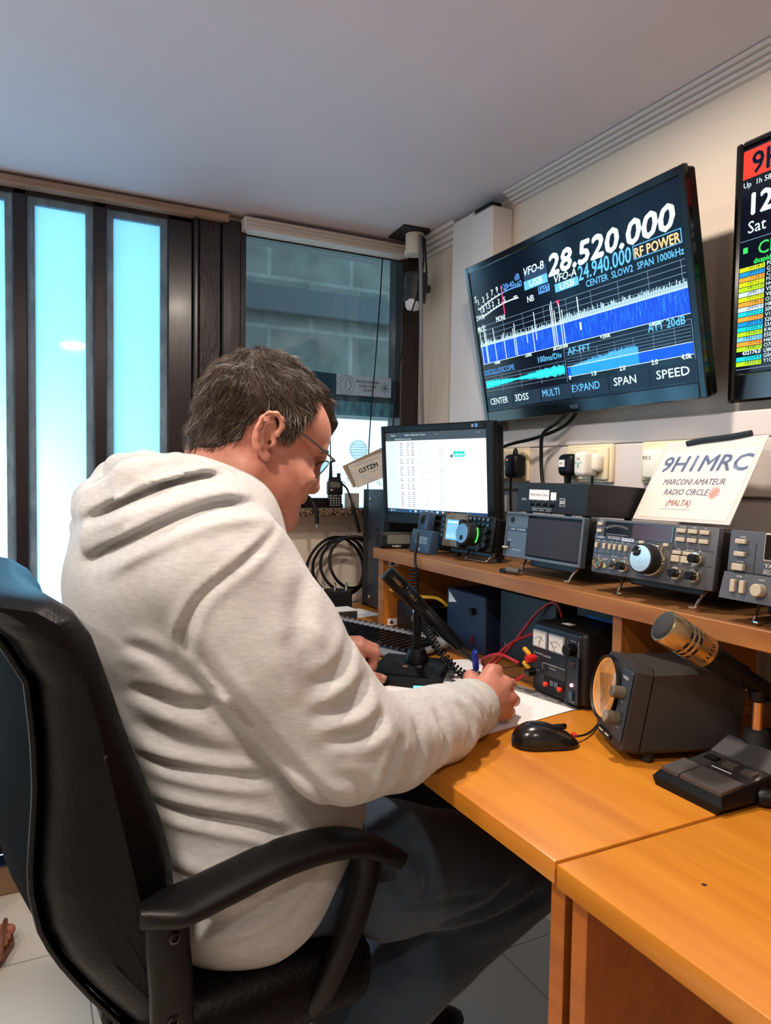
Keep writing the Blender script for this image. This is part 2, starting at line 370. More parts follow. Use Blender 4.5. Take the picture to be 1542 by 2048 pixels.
def T(b, s, u, v, size, m, al='L', width=None, bold=0, shear=0, z=ztx):
    x, y = px(u, v); b.use(m).text(s, x, y, z, size, al, bold, shear, None, width*SW if width else None)
def R_(b, u0, u1, v0, v1, m, z=ztx):
    x0, y0 = px(u0, v0); x1, y1 = px(u1, v1); b.use(m).rect(x0, x1, y0, y1, z)
b = MB()
T(b, '28.520.000', .455, .775, .062, WH, width=.520, bold=.035, shear=.2)
T(b, '24.940.000', .592, .685, .043, LB, width=.222, bold=.012, shear=.1)
T(b, 'VFO-B', .330, .835, .025, WH, width=.108, bold=.01, shear=.2); T(b, 'VFO-A', .480, .722, .023, WH, width=.105, bold=.01, shear=.2)
T(b, 'RF POWER', .828, .697, .026, OR, width=.158, bold=.02)
T(b, 'CENTER  SLOW2  SPAN 1000kHz', .622, .635, .019, LB, width=.372, bold=.01)
T(b, 'S', .015, .790, .022, WH, bold=.01)
for s, u, v in (('1', .035, .765), ('3', .065, .772), ('5', .095, .785), ('7', .126, .795), ('9', .158, .802)): T(b, s, u, v, .020, WH, bold=.01)
for s, u, v in (('+20', .187, .800), ('+40', .225, .797), ('+60', .268, .784), ('dB', .275, .83)): T(b, s, u, v, .020, BL, bold=.01)
for s, u, v in (('SWR', .010, .66), ('1.0', .045, .705), ('1.5', .085, .718), ('2', .122, .722), ('3', .160, .725), ('5', .196, .722), ('\u221e', .255, .712)): T(b, s, u, v, .018, WH, bold=.01)
T(b, 'NB', .330, .665, .020, WH, bold=.01); T(b, 'MONI', .135, .608, .019, WH, width=.055, bold=.01); T(b, 'PROC', .008, .575, .019, WH, width=.055, bold=.01)
T(b, 'OSCILLOSCOPE', .010, .262, .019, BL, width=.195, bold=.01); T(b, '100ms/Div', .345, .270, .019, LB, width=.125, bold=.01)
T(b, 'AF-FFT', .500, .277, .021, LB, width=.108, bold=.01); T(b, 'ATT 20dB', .845, .300, .022, LB, width=.13, bold=.015)
for s, u in (('-400k', .085), ('-200k', .275), ('28.520.000', .43), ('+200k', .655), ('+400k', .85)): T(b, s, u, .325, .012, WH, bold=.02)
for s, u in (('0', .492), ('1.0', .60), ('2.0', .72), ('3.0', .845), ('4.0k', .95)): T(b, s, u, .125, .014, WH, bold=.02)
for s, u, wd, m in (('CENTER', .025, .115, WH), ('3DSS', .185, .080, WH), ('MULTI', .345, .090, LB), ('EXPAND', .50, .128, LB), ('SPAN', .69, .090, WH), ('SPEED', .857, .115, WH)):
    T(b, s, u, .045, .0235, m, width=wd, bold=.012)
b.obj('lettering', sc, 'text')
b = MB()
R_(b, .326, .449, .800, .86, glow('slate', (.02, .05, .1), 1), ztx-.0004); R_(b, .322, .447, .745, .80, LB, ztx-.0004); R_(b, .478, .590, .665, .715, LB, ztx-.0004)
T(b, 'USB', .352, .755, .021, WH, width=.07, bold=.01, z=ztx); T(b, 'USB', .502, .672, .020, WH, width=.07, bold=.01, z=ztx)
R_(b, .393, .452, .690, .735, BL, ztx-.0004); T(b, 'FAST', .398, .698, .017, glow('ink', (.005, .01, .02)), width=.05, bold=.02)
for a in (0, 1):
    for k in range(24):
        t = k/23; u = .03+t*(.265 if a == 0 else .22); v = (.735+.055*math.sin(t*math.pi*.62)) if a == 0 else (.675+.045*math.sin(t*math.pi*.60)); u += .02*a
        R_(b, u, u+.0125, v-.004, v+.004, BL if (a == 0 and t > .55) else WH)
        if k % 2 == 0 and t < .75: R_(b, u, u+.003, v, v+.014, WH)
R_(b, .190, .195, .645, .835, RD, ztx+.0004)
for u0, u1, v0, v1 in ((.822, .992, .690, .694), (.822, .992, .757, .761), (.822, .825, .69, .761), (.989, .992, .69, .761)): R_(b, u0, u1, v0, v1, LB)
for k in range(5): R_(b, .012, .995, .610-.033*k, .6125-.033*k, GR)
for k in range(9): R_(b, .06+.115*k, .0615+.115*k, .47, .61, GR)
# waterfall of the spectrum scope, its noise floor and its carriers
rs = random.Random(5)
wf = [DB, glow('azure', (.012, .13, .75), 1), glow('mid_blue', (.03, .22, .85), 1)]
R_(b, .012, .995, .345, .475, DB, ztx-.0003)
for k in range(420):
    u = .012+.98*rs.random(); v = .345+.11*rs.random(); R_(b, u, u+.0016, v, min(.472, v+.02+.05*rs.random()), wf[1+(k % 2)], ztx-.0001)
PALE = glow('pale_trace', (.42, .70, .86), .95)
for k in range(330):
    u = .012+.983*k/330; v = .470; hh = .016+.03*rs.random()**2+(.012 if u > .5 else 0); R_(b, u, u+.0021, v, v+hh, PALE if k % 3 else WH)
for u, hh, dn in ((.018, .14, .13), (.045, .15, .13), (.052, .09, .13), (.105, .10, .12), (.165, .05, .13), (.225, .06, .12), (.235, .09, .13), (.30, .03, .06), (.335, .04, .13), (.352, .12, .06), (.44, .13, .13), (.448, .15, .13), (.458, .09, .13), (.484, .14, .13), (.495, .08, .13)):
    R_(b, u, u+.0035, .475-dn, .475+hh, WH, ztx+.0002)
R_(b, .572, .5765, .475, .60, WH); R_(b, .572, .580, .405, .45, WH, ztx+.0002); R_(b, .012, .995, .4735, .477, WH); R_(b, .012, .995, .343, .346, WH)
x, y = px(.483, .60); b.use(RD).add([(x-.006, y+.006, ztx+.0004), (x+.006, y+.006, ztx+.0004), (x, y-.006, ztx+.0004)], [(0, 2, 1)])
for k in range(5): R_(b, .012, .478, .245-.024*k-.004*(k > 2), .247-.024*k-.004*(k > 2), GR)
for k in range(3): R_(b, .12+.115*k, .1215+.115*k, .13, .245, GR)
rs = random.Random(9)
for k in range(240):
    u = .014+.462*k/240; a = abs(math.cos((k/240-.43)*3.2-math.pi/2))*.026*(1 if k > 100 else .9)+.006; d = a*(.55+.6*rs.random()); R_(b, u, u+.0024, .195-d, .195+d, CY)
R_(b, .482, .9955, .315, .317, GR); R_(b, .482, .4838, .115, .317, GR); R_(b, .994, .9955, .115, .317, GR)
for k in range(5): R_(b, .49, .99, .290-.018*k, .2918-.018*k, GR)
for k in range(6): R_(b, .56+.075*k, .5612+.075*k, .205, .29, GR)
R_(b, .490, .992, .145, .205, glow('bright_blue', (.005, .09, .75), 1), ztx-.0002); R_(b, .505, .80, .147, .200, glow('sky_blue', (.02, .30, .78), 1), ztx)
for k in range(150):
    u = .505+.295*k/150; top = .205+.028*min(1, k/60)*(.6+.6*rs.random())+.012*(k > 90); R_(b, u, u+.0024, .198, top, LB if k % 2 else glow('sky_blue', ''), ztx)
R_(b, .490, .992, .203, .206, WH, ztx+.0002); R_(b, .490, .992, .142, .145, WH)
bt = glow('button_slate', (.010, .022, .042), 1)
for k in range(6): R_(b, .006+.166*k, .168+.166*k, .012, .105, bt)
b.obj('display_graphics', sc, 'text')
MB().use(mat('silver_print', '9a9aa0', .3, .6)).text('VOX', w/2-.012, .010, .0004, .013, 'L', .02).obj('lettering', tv, 'text')
cable('television_cable', [(1.165, 1.30, 1.325), (1.165, 1.33, 1.285), (1.150, 1.36, 1.262), (1.135, 1.43, 1.243), (1.125, 1.52, 1.23), (1.12, 1.62, 1.205), (1.13, 1.70, 1.17)], .0045, black, 'black cable drooping left from under the large television')
cable('television_cable', [(1.145, 1.30, 1.31), (1.132, 1.345, 1.275), (1.125, 1.385, 1.25), (1.13, 1.395, 1.20), (1.13, 1.39, 1.15), (1.125, 1.37, 1.10), (1.14, 1.36, 1.06)], .0045, black, 'black cable hanging straight down behind the small switch box')

# second screen, cut by the right edge of the photograph
M = F(1.166, .914, 1.287, 0, 0); w, h = .73, .466
t2 = thing('monitor', 'wall screen listing coloured rows of frequencies beside the large television', 'screen', M)
bezel_frame(MB().use(black_gloss), w, h, .014, .014, .052, .014, -.014, 0, .004).obj('bezel', t2)
MB().use(black).box(.003, w-.003, .003, h-.003, -.036, -.014, .004).box(.2, .5, .1, .3, -.054, -.036).obj('back_cover', t2)
sc = MB().use(scr_m).box(.014, w-.014, .052, h-.014, -.012, -.004).obj('screen', t2)
b = MB(); z = -.0034
b.use(glow('banner_red', (.85, .035, .02), .95)).rect(.016, .30, h-.068, h-.018, z)
b.use(glow('ink', '')).text('9H1MRC', .034, h-.062, z+.0003, .052, bold=.02)
b.use(WH).text('Up  1h 58m', .018, h-.083, z, .0135); b.text('12', .036, h-.133, z, .052, bold=.03); b.text(':58', .10, h-.133, z, .052, bold=.03)
b.text('Sat', .030, h-.166, z, .030); b.text('10 Feb', .085, h-.166, z, .030)
b.use(GR).rect(.016, .60, h-.1785, h-.1775, z)
GN = glow('green', (.05, .85, .12), 1); b.use(GN).text('Cluster', .052, h-.208, z, .032); b.text('dxspider', .044, h-.222, z, .013, bold=.02)
b.rect(.022, .031, h-.200, h-.190, z)
cols = dict(y=(.62, .70, .01), b=(.01, .30, .68), o=(.85, .36, .04), g=(.45, .72, .02), w=(.60, .75, .90), c=(.01, .62, .68), k=None, l=(.18, .58, .75))
rows = [('10136.0', 'y'), ('24919.0', 'b'), ('7132.0', 'o'), ('10112.7', 'y'), ('14171.0', 'g'), ('28481.0', 'w'), ('10119.0', 'y'), ('7145.0', 'o'), ('28490.0', 'w'), ('21023.2', 'c'), ('7119.0', 'o'), ('24916.4', 'b'), ('21030.9', 'c'), ('14183.0', 'g'), ('144210.0', 'l'), ('7074.8', 'o'), ('14080.0', 'g'), ('432174.0', 'k'), ('21024.6', 'c'), ('14333.0', 'g')]
y = h-.2245; dy = (y-.064)/len(rows)
for i, (s, cidx) in enumerate(rows):
    y1 = y-dy*i
    if cols[cidx]: b.use(glow('row_'+cidx, cols[cidx], .95)).rect(.016, .066, y1-dy+.0006, y1-.0006, z)
    b.use(glow('ink', '') if cols[cidx] else WH).text(s, .064, y1-dy+.0025, z+.0003, .0098, 'R', bold=.0 if cols[cidx] else .02)
    b.use(WH).text(random.Random(i).choice('CEGHKOPSUVY')+'%d%s' % (i % 9, 'AOEUNK'[i % 6]), .070, y1-dy+.0025, z, .0098)
b.use(GR).rect(.016, .6, .0585, .0595, z)
b.obj('display_graphics', sc, 'text')

# ================================================================ sockets and plugs on the trunking
def socket(y, label):
    t = thing('double_socket', label, 'wall socket', F(1.172, y, 1.137), 'double wall sockets along the trunking')
    MB().use(cream_pl).box(0, .146, 0, .086, 0, .012, .004, 2).box(.006, .140, .006, .080, .012, .019, .004, 2).obj('faceplate', t)
    for x in (.035, .100):
        b = MB().use(cream_pl).box(x-.006, x+.006, .060, .074, .019, .022, .001).obj('switch', t)
        b = MB().use(ink_black).box(x-.002, x+.002, .040, .048, .0188, .0194).box(x-.013, x-.007, .022, .026, .0188, .0194).box(x+.007, x+.013, .022, .026, .0188, .0194).obj('pin_slots', t)
socket(1.632, 'cream double socket behind the black adapter with a red light, nearest the corner')
socket(1.338, 'cream double socket holding the black P/S 1 plug and the white plug')
socket(1.108, 'cream double socket half hidden behind the white call sign card')
socket(.815, 'cream double socket under the coloured frequency screen')
t = thing('power_adapter', 'black mains adapter with a tiny red light and a lead hanging down', 'adapter', F(1.152, 1.525, 1.145))
MB().use(black).box(0, .050, 0, .060, 0, .040, .012, 3).lathe((.025, .060, .02), (0, 1, 0), [(.008, -.004), (.006, .008), (.003, .016)], 12).obj('body', t)
MB().use(glow('led_red', (1, .15, .1), 2)).lathe((.017, .046, .0402), (0, 0, 1), [(.0025, 0), (.0001, .001)], 10).obj('indicator_light', t)
MB().use(black).tube(spline([(.008, .002, .02), (.008, -.03, .02), (.012, -.08, .02), (.02, -.14, .02)]), .003, 8).obj('lead', t)
t = thing('mains_plug', 'black mains plug labelled P/S 1 in the middle socket', 'plug', F(1.152, 1.331, 1.150))
MB().use(black).box(0, .052, 0, .052, 0, .030, .014, 4).lathe((.025, -.014, .015), (0, 1, 0), [(.006, -.012), (.008, 0), (.009, .016)], 12).obj('body', t)
MB().use(paper).rect(.010, .030, .022, .038, .0302).use(ink_black).text('P/S 1', .020, .027, .0305, .007, 'C', .01).obj('sticker', t)
MB().use(black).tube([(.025, -.02, .015), (.026, -.06, .016), (.026, -.12, .02)], .0035, 8).obj('lead', t)
t = thing('mains_plug', 'white moulded plug with pale lettering beside the black plug', 'plug', F(1.152, 1.257, 1.150))
MB().use(white_pl).box(0, .036, 0, .056, 0, .045, .010, 3).box(.002, .050, .010, .052, -.004, .022, .010, 3).obj('body', t)
MB().use(mat('pale_green_print', '7fae9c', .6)).text('13A', .018, .036, .0453, .008, 'C', .01).rect(.008, .012, .028, .033, .0452).rect(.024, .028, .028, .033, .0452).rect(.015, .021, .018, .031, .0452).obj('print', t)
MB().use(black).tube([(.028, .002, .012), (.028, -.05, .012), (.03, -.12, .02)], .003, 8).obj('lead', t)
t = thing('mains_plug', 'white plug marked P/S 2 peeping out behind the call sign card', 'plug', F(1.152, 1.080, 1.145))
MB().use(white_pl).box(0, .055, 0, .062, 0, .022, .008, 3).obj('body', t)
MB().use(ink_black).text('P/S 2', .006, .040, .0222, .010, 'L', .01).obj('print', t)

# ================================================================ corner lamp, pipes and hanging cables
t = thing('ceiling_conduit', 'white pipe stub dropping from a torn hole in the ceiling corner', 'pipe', (1.132, 2.05, 1.85))
MB().use(white_pl).lathe((0, 0, 0), (0, 0, 1), [(.026, 0), (.034, .002), (.034, .010), (.030, .012), (.030, .07)], 24).obj('pipe', t)
MB().use(mat('torn_dark_hole', '1a1618', .9)).prism([(-.07, -.055), (.02, -.06), (.075, .03), (.06, .09), (-.06, .07)], .0655, .0695).obj('hole', t)
t = thing('spot_lamp', 'black cylindrical spot lamp with a clear bulb hanging in the corner', 'lamp', (1.140, 2.06, 1.70))
Rm = Matrix.Rotation(.12, 3, 'X')
b = MB().use(mat('charcoal_lamp_housing', '26282c', .45)); ax = Rm @ Vector((0, 0, 1)); p = Vector((0, 0, .02))
b.lathe(p, ax, [(.029, -.015), (.036, -.015), (.036, .030), (.038, .031), (.038, .036), (.036, .037), (.036, .041), (.038, .042), (.038, .047), (.036, .048), (.036, .052), (.038, .053), (.038, .066), (.034, .076), (.010, .080)], 28)
b.box(.03, .055, -.012, .012, .04, .065, .004).obj('housing', t)
MB().use(mat('clear_bulb_glass', 'd8d8e0', .08, coat=.5, spec=.8)).lathe(p+Vector((-.009, -.009, 0)), ax, [(.0001, -.046), (.016, -.043), (.025, -.032), (.026, -.018), (.018, .01)], 20).obj('bulb', t)
cable('hanging_cable', [(1.125, 2.005, 1.90), (1.118, 1.985, 1.80), (1.118, 1.98, 1.70), (1.125, 1.985, 1.55), (1.15, 2.02, 1.40), (1.185, 2.07, 1.25), (1.195, 2.11, 1.12), (1.19, 2.13, 1.043)], .006, mat('grey_cable', '7c7c82', .5), 'thick grey cable sweeping down the corner past the lamp')
cable('hanging_cable', [(1.138, 2.01, 1.90), (1.13, 1.995, 1.78), (1.105, 2.05, 1.60), (1.09, 2.09, 1.40), (1.085, 2.10, 1.10)], .0025, black, 'thin black cable falling in front of the window post')
cable('hanging_cable', [(1.15, 2.02, 1.90), (1.165, 2.03, 1.80), (1.178, 2.05, 1.765)], .003, black, 'short black lamp lead looping to the corner spot lamp')
cable('window_wire', [(1.088, 2.192, 1.87), (1.078, 2.190, 1.70), (1.062, 2.185, 1.50), (1.045, 2.18, 1.30), (1.035, 2.17, 1.14), (1.033, 2.16, 1.05)], .0022, black, 'thin dark wire hanging down the corner window')
cable('aerial_wire', [(1.135, 2.12, 1.335), (1.155, 2.12, 1.24), (1.17, 2.13, 1.14), (1.18, 2.13, 1.0425)], .0028, black, 'short stiff black aerial rising behind the monitor')

# board, paper sign and stickers on the window
t = thing('window_board', 'dark teal board fixed across the middle of the corner window', 'board', (.80, 2.215, 1.345))
MB().use(mat('dark_teal_film', '1d4250', .4)).prism([(0, .0), (.348, .0), (.348, .128), (.03, .138), (.012, .132), (.0, .12)], 0, .004).obj('panel', t, M=None)
t.children[0].matrix_local = Matrix.Rotation(math.pi/2, 4, 'X')
MB().use(mat('scuffed_blue_strip', '5f9ab0', .5, noise=((60, 60, 22), 6, .35, .65), col2='34677c')).box(.0, .348, -.006, -.0045, .0, .048).obj('scuffed_strip', t)
MR = Matrix(((-1, 0, 0, 0), (0, 0, 1, 0), (0, 1, 0, 0), (0, 0, 0, 1)))
def mirrored(b, s, x, z, size, y, width=None, bold=0):
    return b.text(s, 0, 0, 0, size, 'C', bold, 0, Matrix.Translation((x, y, z)) @ MR, width)
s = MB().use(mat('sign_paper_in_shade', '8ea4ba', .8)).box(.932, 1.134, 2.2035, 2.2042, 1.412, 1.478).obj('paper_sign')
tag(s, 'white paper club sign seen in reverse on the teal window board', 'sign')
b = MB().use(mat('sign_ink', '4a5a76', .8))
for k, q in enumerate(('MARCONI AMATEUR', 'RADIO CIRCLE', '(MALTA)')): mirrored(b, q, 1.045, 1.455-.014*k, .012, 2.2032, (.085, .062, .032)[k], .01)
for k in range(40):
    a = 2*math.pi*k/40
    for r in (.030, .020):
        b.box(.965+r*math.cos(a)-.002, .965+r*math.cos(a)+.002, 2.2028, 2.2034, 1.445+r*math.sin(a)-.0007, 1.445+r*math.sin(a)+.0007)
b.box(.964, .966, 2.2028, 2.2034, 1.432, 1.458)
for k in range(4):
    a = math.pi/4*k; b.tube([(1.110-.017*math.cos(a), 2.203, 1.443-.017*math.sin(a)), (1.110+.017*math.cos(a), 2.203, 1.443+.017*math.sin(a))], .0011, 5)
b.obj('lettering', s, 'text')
s = MB().use(mat('pale_blue_sticker', 'b4d4f0', .6, alpha=.32)).lathe((1.015, 2.2045, 1.232), (0, -1, 0), [(.034, 0), (.034, .0008)], 40).obj('round_sticker')
tag(s, 'round pale blue sticker on the bright lower part of the window', 'sticker')
b = MB().use(mat('sticker_ink', '6a93b8', .6, alpha=.4))
for z in (-.018, -.009, 0, .009, .018):
    q = math.sqrt(.031**2-z*z); b.box(1.015-q, 1.015+q, 2.2030, 2.2036, 1.232+z-.0008, 1.232+z+.0008)
b.tube([(1.015+.030*math.cos(a/5), 2.2034, 1.232+.030*math.sin(a/5)) for a in range(33)], .0008, 5).obj('print', s, 60)
b = MB().use(mat('grey_window_letters', '7d97b0', .6, alpha=.6))
for k, ch in enumerate('WELCOME'):
    a = (k-3)*.26; x = 1.028-.085*math.sin(a); z = 1.085+.085*math.cos(a)-.03
    b.text(ch, 0, 0, 0, .022, 'C', .01, 0, Matrix.Translation((x, 2.2036, z)) @ Matrix.Rotation(a*-1, 4, 'Y') @ MR)
b.obj('lettering', bpy.data.objects['window_4'], 'text')
# ================================================================ radios on the shelf
SH_Z = .9525
grey_case = mat('grey_brown_painted_steel', '302d2c', .5, bump=((700,)*3, .2, .0004))
panel_g = mat('slate_grey_front_panel', '4c5058', .42)
panel_b = mat('blue_grey_front_panel', '4d5864', .42)
dark_case = mat('dark_radio_case', '0e0f11', .5, bump=((600,)*3, .2, .0004))
key_m = mat('beige_grey_key', 'b5ab98', .45)
strip_m = mat('dark_blue_label_strip', '1c2a48', .4)
grille_m = mat('dark_speaker_cloth', '23232e', .75, bump=((900,)*3, .5, .001))
def knob(par, x, y, z, r, h, m, cap=None, n=28, name='knob', ring=None):
    b = MB()
    if ring: b.use(ring).lathe((x, y, z), (0, 0, 1), [(r*1.0, 0), (r*1.0, h*.45), (r*.92, h*.5), (r*.6, h*.5)], n); r2, z2, h2 = r*.66, z+h*.5, h*.5
    else: r2, z2, h2 = r, z, h
    b.use(m); k = 40; vs = []; fs = []
    for j, zz in enumerate((0, h2*.92, h2)):
        for i in range(k):
            q = 2*math.pi*i/k; e = r2*(1 if i % 2 else .93)*(1 if j < 2 else .88); vs.append((x+e*math.cos(q), y+e*math.sin(q), z2+zz))
    for j in range(2):
        for i in range(k): fs.append((j*k+i, j*k+(i+1) % k, (j+1)*k+(i+1) % k, (j+1)*k+i))
    fs.append(tuple(2*k+i for i in range(k))); b.add(vs, fs)
    if cap: b.use(cap).lathe((x, y, z2+h2), (0, 0, 1), [(r2*.8, 0), (r2*.78, .0006), (.0001, .0007)], 24)
    return b.obj(name, par, 30)
def button(par, x, y, w, h, z, d, m, name='button', bev=.0008):
    return MB().use(m).box(x-w/2, x+w/2, y-h/2, y+h/2, z, z+d, bev).obj(name, par)
def wire_stand(par, M, x0, x1, up, floor_drop, foot=.012):
    """bent wire bail under the front edge; local y down to the shelf"""
    for x, s in ((x0, 1), (x1, -1)):
        MB().use(chrome).tube(spline([(x, .004, -.02), (x, -.002, -.014), (x+.003*s, -floor_drop*.6, -.004), (x+.004*s, -floor_drop+.004, .0), (x+.012*s, -floor_drop+.003, .002)]), .0022, 8).obj('wire_leg', par)

# --- transceiver with the big silver dial
M = F(.878, .944, .9845, .02, .126); w, h, d = .241, .0925, .225
t = thing('transceiver', 'grey transceiver with a large silver tuning dial and red-tinted display', 'radio', M)
MB().use(dark_case).box(.002, w-.002, .002, h-.002, -d, -.012, .003).obj('case', t)
fp = MB().use(panel_g).box(0, w, 0, h, -.012, 0, .0025, 2).use(dark_case).box(.004, w-.004, .0565, .0572, 0, .0004).box(.004, .088, .0335, .0340, 0, .0004).box(.170, w-.004, .0345, .0350, 0, .0004).obj('front_panel', t)
win = MB().use(mat('smoked_display_window', '0e0f16', .12, spec=.6)).box(.0205, .164, .063, .0885, 0, .0012, .0006).use(mat('dark_red_display', '3a0a12', .2)).rect(.083, .160, .0645, .0870, .0013).obj('display', t)
b = MB().use(ink_white)
for k in range(15): a = .75-k*.1; b.tube([(.050-.062*math.sin(a)*.55, .064+.016*math.cos(a), .0014), (.050-.070*math.sin(a)*.55, .066+.018*math.cos(a), .0014)], .0002, 4)
b.rect(.026, .074, .0672, .0675, .0014).rect(.028, .066, .0640, .0643, .0014); b.obj('meter_scale', win, 'text')
MB().use(strip_m).box(.0, .088, .0575, .0645, 0, .0007).use(mat('pale_label_blue', 'c8d2e6', .5)).rect(.062, .088, .0582, .0640, .0009).obj('label_strip', t)
b = MB().use(ink_white).text('YAESU', .004, .0592, .0009, .0052, bold=.03, width=.019).text('FT-757GX', .032, .0592, .0009, .0052, bold=.03, width=.027)
b.use(ink_black).text('CAT SYSTEM', .0635, .0598, .0011, .0034, bold=.02, width=.023).use(ink_white)
for s, x, y in (('POWER', .009, .0540), ('MODE', .024, .0545), ('NB', .0405, .0545), ('ATT', .052, .0545), ('MOX', .064, .0545), ('AF', .0765, .0545), ('MIC', .016, .0275), ('PHONES', .031, .0235), ('MIC GAIN', .050, .0305), ('DRIVE', .075, .0305), ('FINE', .176, .0545), ('DIAL LOCK', .196, .0545), ('SHIFT', .182, .0325), ('WIDTH', .206, .0325), ('RIT', .214, .0545), ('VFO A/B', .178, .0885), ('SPLIT', .200, .0885), ('MR', .219, .0885), ('M.CHECK', .178, .0745), ('VFO>M', .200, .0745), ('M>VFO', .219, .0745), ('CLAR', .012, .0885), ('PROC', .012, .0755)):
    b.text(s, x, y, .0006, .0027, 'C', .02)
b.obj('lettering', t, 'text')
for x, y in ((.0115, .0835), (.0115, .0715)): button(t, x, y, .011, .0055, 0, .004, key_m)
for k in range(6): button(t, (.009, .0270, .0395, .0505, .0625, .0750)[k], .0465, .0055, .0095, 0, .005, key_m)
for r in range(2):
    for c in range(3): button(t, .178+.0205*c, .0835-.0135*r, .0165, .0062, 0, .004, key_m)
for x, y, ww, hh in ((.175, .0500, .016, .0055), (.194, .0500, .016, .0055), (.1735, .0405, .0155, .0100), (.191, .0405, .0155, .0100), (.105, .0595, .010, .0050), (.153, .0595, .010, .0050)): button(t, x, y, ww, hh, 0, .004, key_m)
MB().use(mat('recessed_dial_plate', '3e4149', .45)).box(.099, .166, .006, .062, 0, .0012, .0008).obj('dial_plate', t)
b = MB().use(chrome).lathe((.132, .034, .001), (0, 0, 1), [(.0262, 0), (.0262, .008), (.0252, .010), (.0235, .0105)], 48).use(rubber).lathe((.132, .034, .010), (0, 0, 1), [(.0236, 0), (.0236, .018), (.0225, .020), (.0205, .0205)], 48)
b.use(mat('spun_aluminium', 'd4d2ce', .24, 1)).lathe((.132, .034, .0303), (0, 0, 1), [(.0205, 0), (.0203, .0008), (.0001, .0009)], 48); dial = b.obj('tuning_dial', t, 30)
MB().use(black_gloss).lathe((.1235, .0445, .0305), (0, 0, 1), [(.0075, 0), (.0078, .002), (.0065, .0028), (.004, .0012), (.0001, .0006)], 24).obj('finger_dimple', dial)
b = MB().use(chrome).lathe((.0165, .0165, 0), (0, 0, 1), [(.0098, 0), (.0098, .006), (.0086, .007), (.0080, .006), (.0080, .003), (.0001, .003)], 28).use(black)
for k in range(7): q = k*math.pi*2/7; b.lathe((.0165+.005*math.cos(q), .0165+.005*math.sin(q), .003), (0, 0, 1), [(.0011, 0), (.0011, .001), (.0001, .001)], 8)
b.obj('microphone_socket', t); MB().use(brass).lathe((.032, .0135, 0), (0, 0, 1), [(.0048, 0), (.0046, .002), (.0032, .0022)], 20).use(black).lathe((.032, .0135, .0005), (0, 0, 1), [(.0032, 0), (.0001, .0004)], 16).obj('headphone_jack', t)
knob(t, .0520, .0185, 0, .0092, .016, mat('blue_grey_knob', '3a424c', .4), ring=chrome); knob(t, .0765, .0175, 0, .0100, .019, black, ring=chrome)
for x, y in ((.2135, .0440), (.1815, .0190), (.2120, .0185)): knob(t, x, y, 0, .0100, .020, black, ring=chrome)
wire_stand(t, M, .063, .220, 0, .0305)
MB().use(dark_case).box(.07, .215, -.010, .002, -.05, -.02, .002).obj('stand_plate', t)
for x in (.03, .21): MB().use(rubber).cyl((x, .002, -d+.02), (x, -.004, -d+.02), .007).obj('foot', t)

# --- matching power supply with its speaker grille
M = F(.884, 1.203, .9845, .02, .103); w, h, d = .222, .091, .21
t = thing('power_supply', 'blue-grey power supply with a wide dark speaker grille on the shelf', 'power supply', M)
MB().use(dark_case).box(.002, w-.002, .002, h-.002, -d, -.010, .003).obj('case', t)
bezel_frame(MB().use(panel_b), w, h, .004, .006, .006, .005, -.012, .003, .0015).box(.004, .066, .006, h-.005, -.010, 0).obj('front_panel', t)
MB().use(grille_m).box(.068, w-.008, .008, h-.008, -.010, .0005, .002).obj('speaker_grille', t)
b = MB().use(dark_case)
for k in range(22): b.box(w-.018+(k % 2)*.003, w-.0165+(k % 2)*.003, .010+.0033*k, .0118+.0033*k, .0005, .0008)
b.obj('grille_perforations', t)
MB().use(strip_m).box(.008, .066, .0535, .0605, 0, .0007).obj('label_strip', t)
MB().use(ink_white).text('YAESU', .014, .0553, .0009, .0045, bold=.03, width=.017).text('FP-757HD', .036, .0553, .0009, .0045, bold=.03, width=.025).text('POWER', .010, .0335, .0005, .003, bold=.02).text('POWER SUPPLY', .026, .0145, .0005, .0036, bold=.02, width=.028).obj('lettering', t, 'text')
MB().use(black).lathe((.018, .0755, 0), (0, 0, 1), [(.0055, 0), (.0052, .002), (.0001, .0016)], 20).obj('pilot_lamp', t)
MB().use(black).box(.008, .016, .020, .031, 0, .0012, .0005).use(key_m).box(.003, .016, .0165, .0205, .001, .010, .0015).obj('power_switch', t)
wire_stand(t, M, .055, .200, 0, .0305)
for x in (.03, .19): MB().use(rubber).cyl((x, .002, -d+.02), (x, -.006, -d+.02), .007).obj('foot', t)
MB().use(dark_case).box(.06, .195, -.012, .002, -.06, -.02, .002).obj('stand_plate', t)

# --- tuner cut by the right edge
M = F(.868, .672, .9825, 0, .10); w, h, d = .24, .094, .2
t = thing('antenna_tuner', 'grey stepped tuner at the far right end of the shelf', 'radio', M)
MB().use(grey_case).box(.002, w-.002, .002, h-.002, -d, -.012, .003).obj('case', t)
MB().use(panel_g).box(0, w, .037, h, -.014, 0, .002, 2).add([(0, 0, -.014), (w, 0, -.014), (w, .037, -.014), (0, .037, -.014), (0, 0, .011), (w, 0, .011), (w, .0365, .004), (0, .0365, .004)], [(0, 3, 2, 1), (4, 5, 6, 7), (0, 1, 5, 4), (1, 2, 6, 5), (2, 3, 7, 6), (3, 0, 4, 7)]).use(ink_black).box(.0405, .0413, .037, .078, 0, .0004).obj('front_panel', t)
for y in (.079, .062, .047)[:2]: button(t, .020, y, .016, .0062, 0, .006, key_m)
button(t, .020, .0440, .017, .009, 0, .007, key_m)
for x in (.020, .034): button(t, x, .0185, .0072, .017, .007, .006, key_m)
knob(t, .060, .0175, .0075, .0085, .013, key_m); knob(t, .095, .0175, .0075, .0085, .013, key_m)
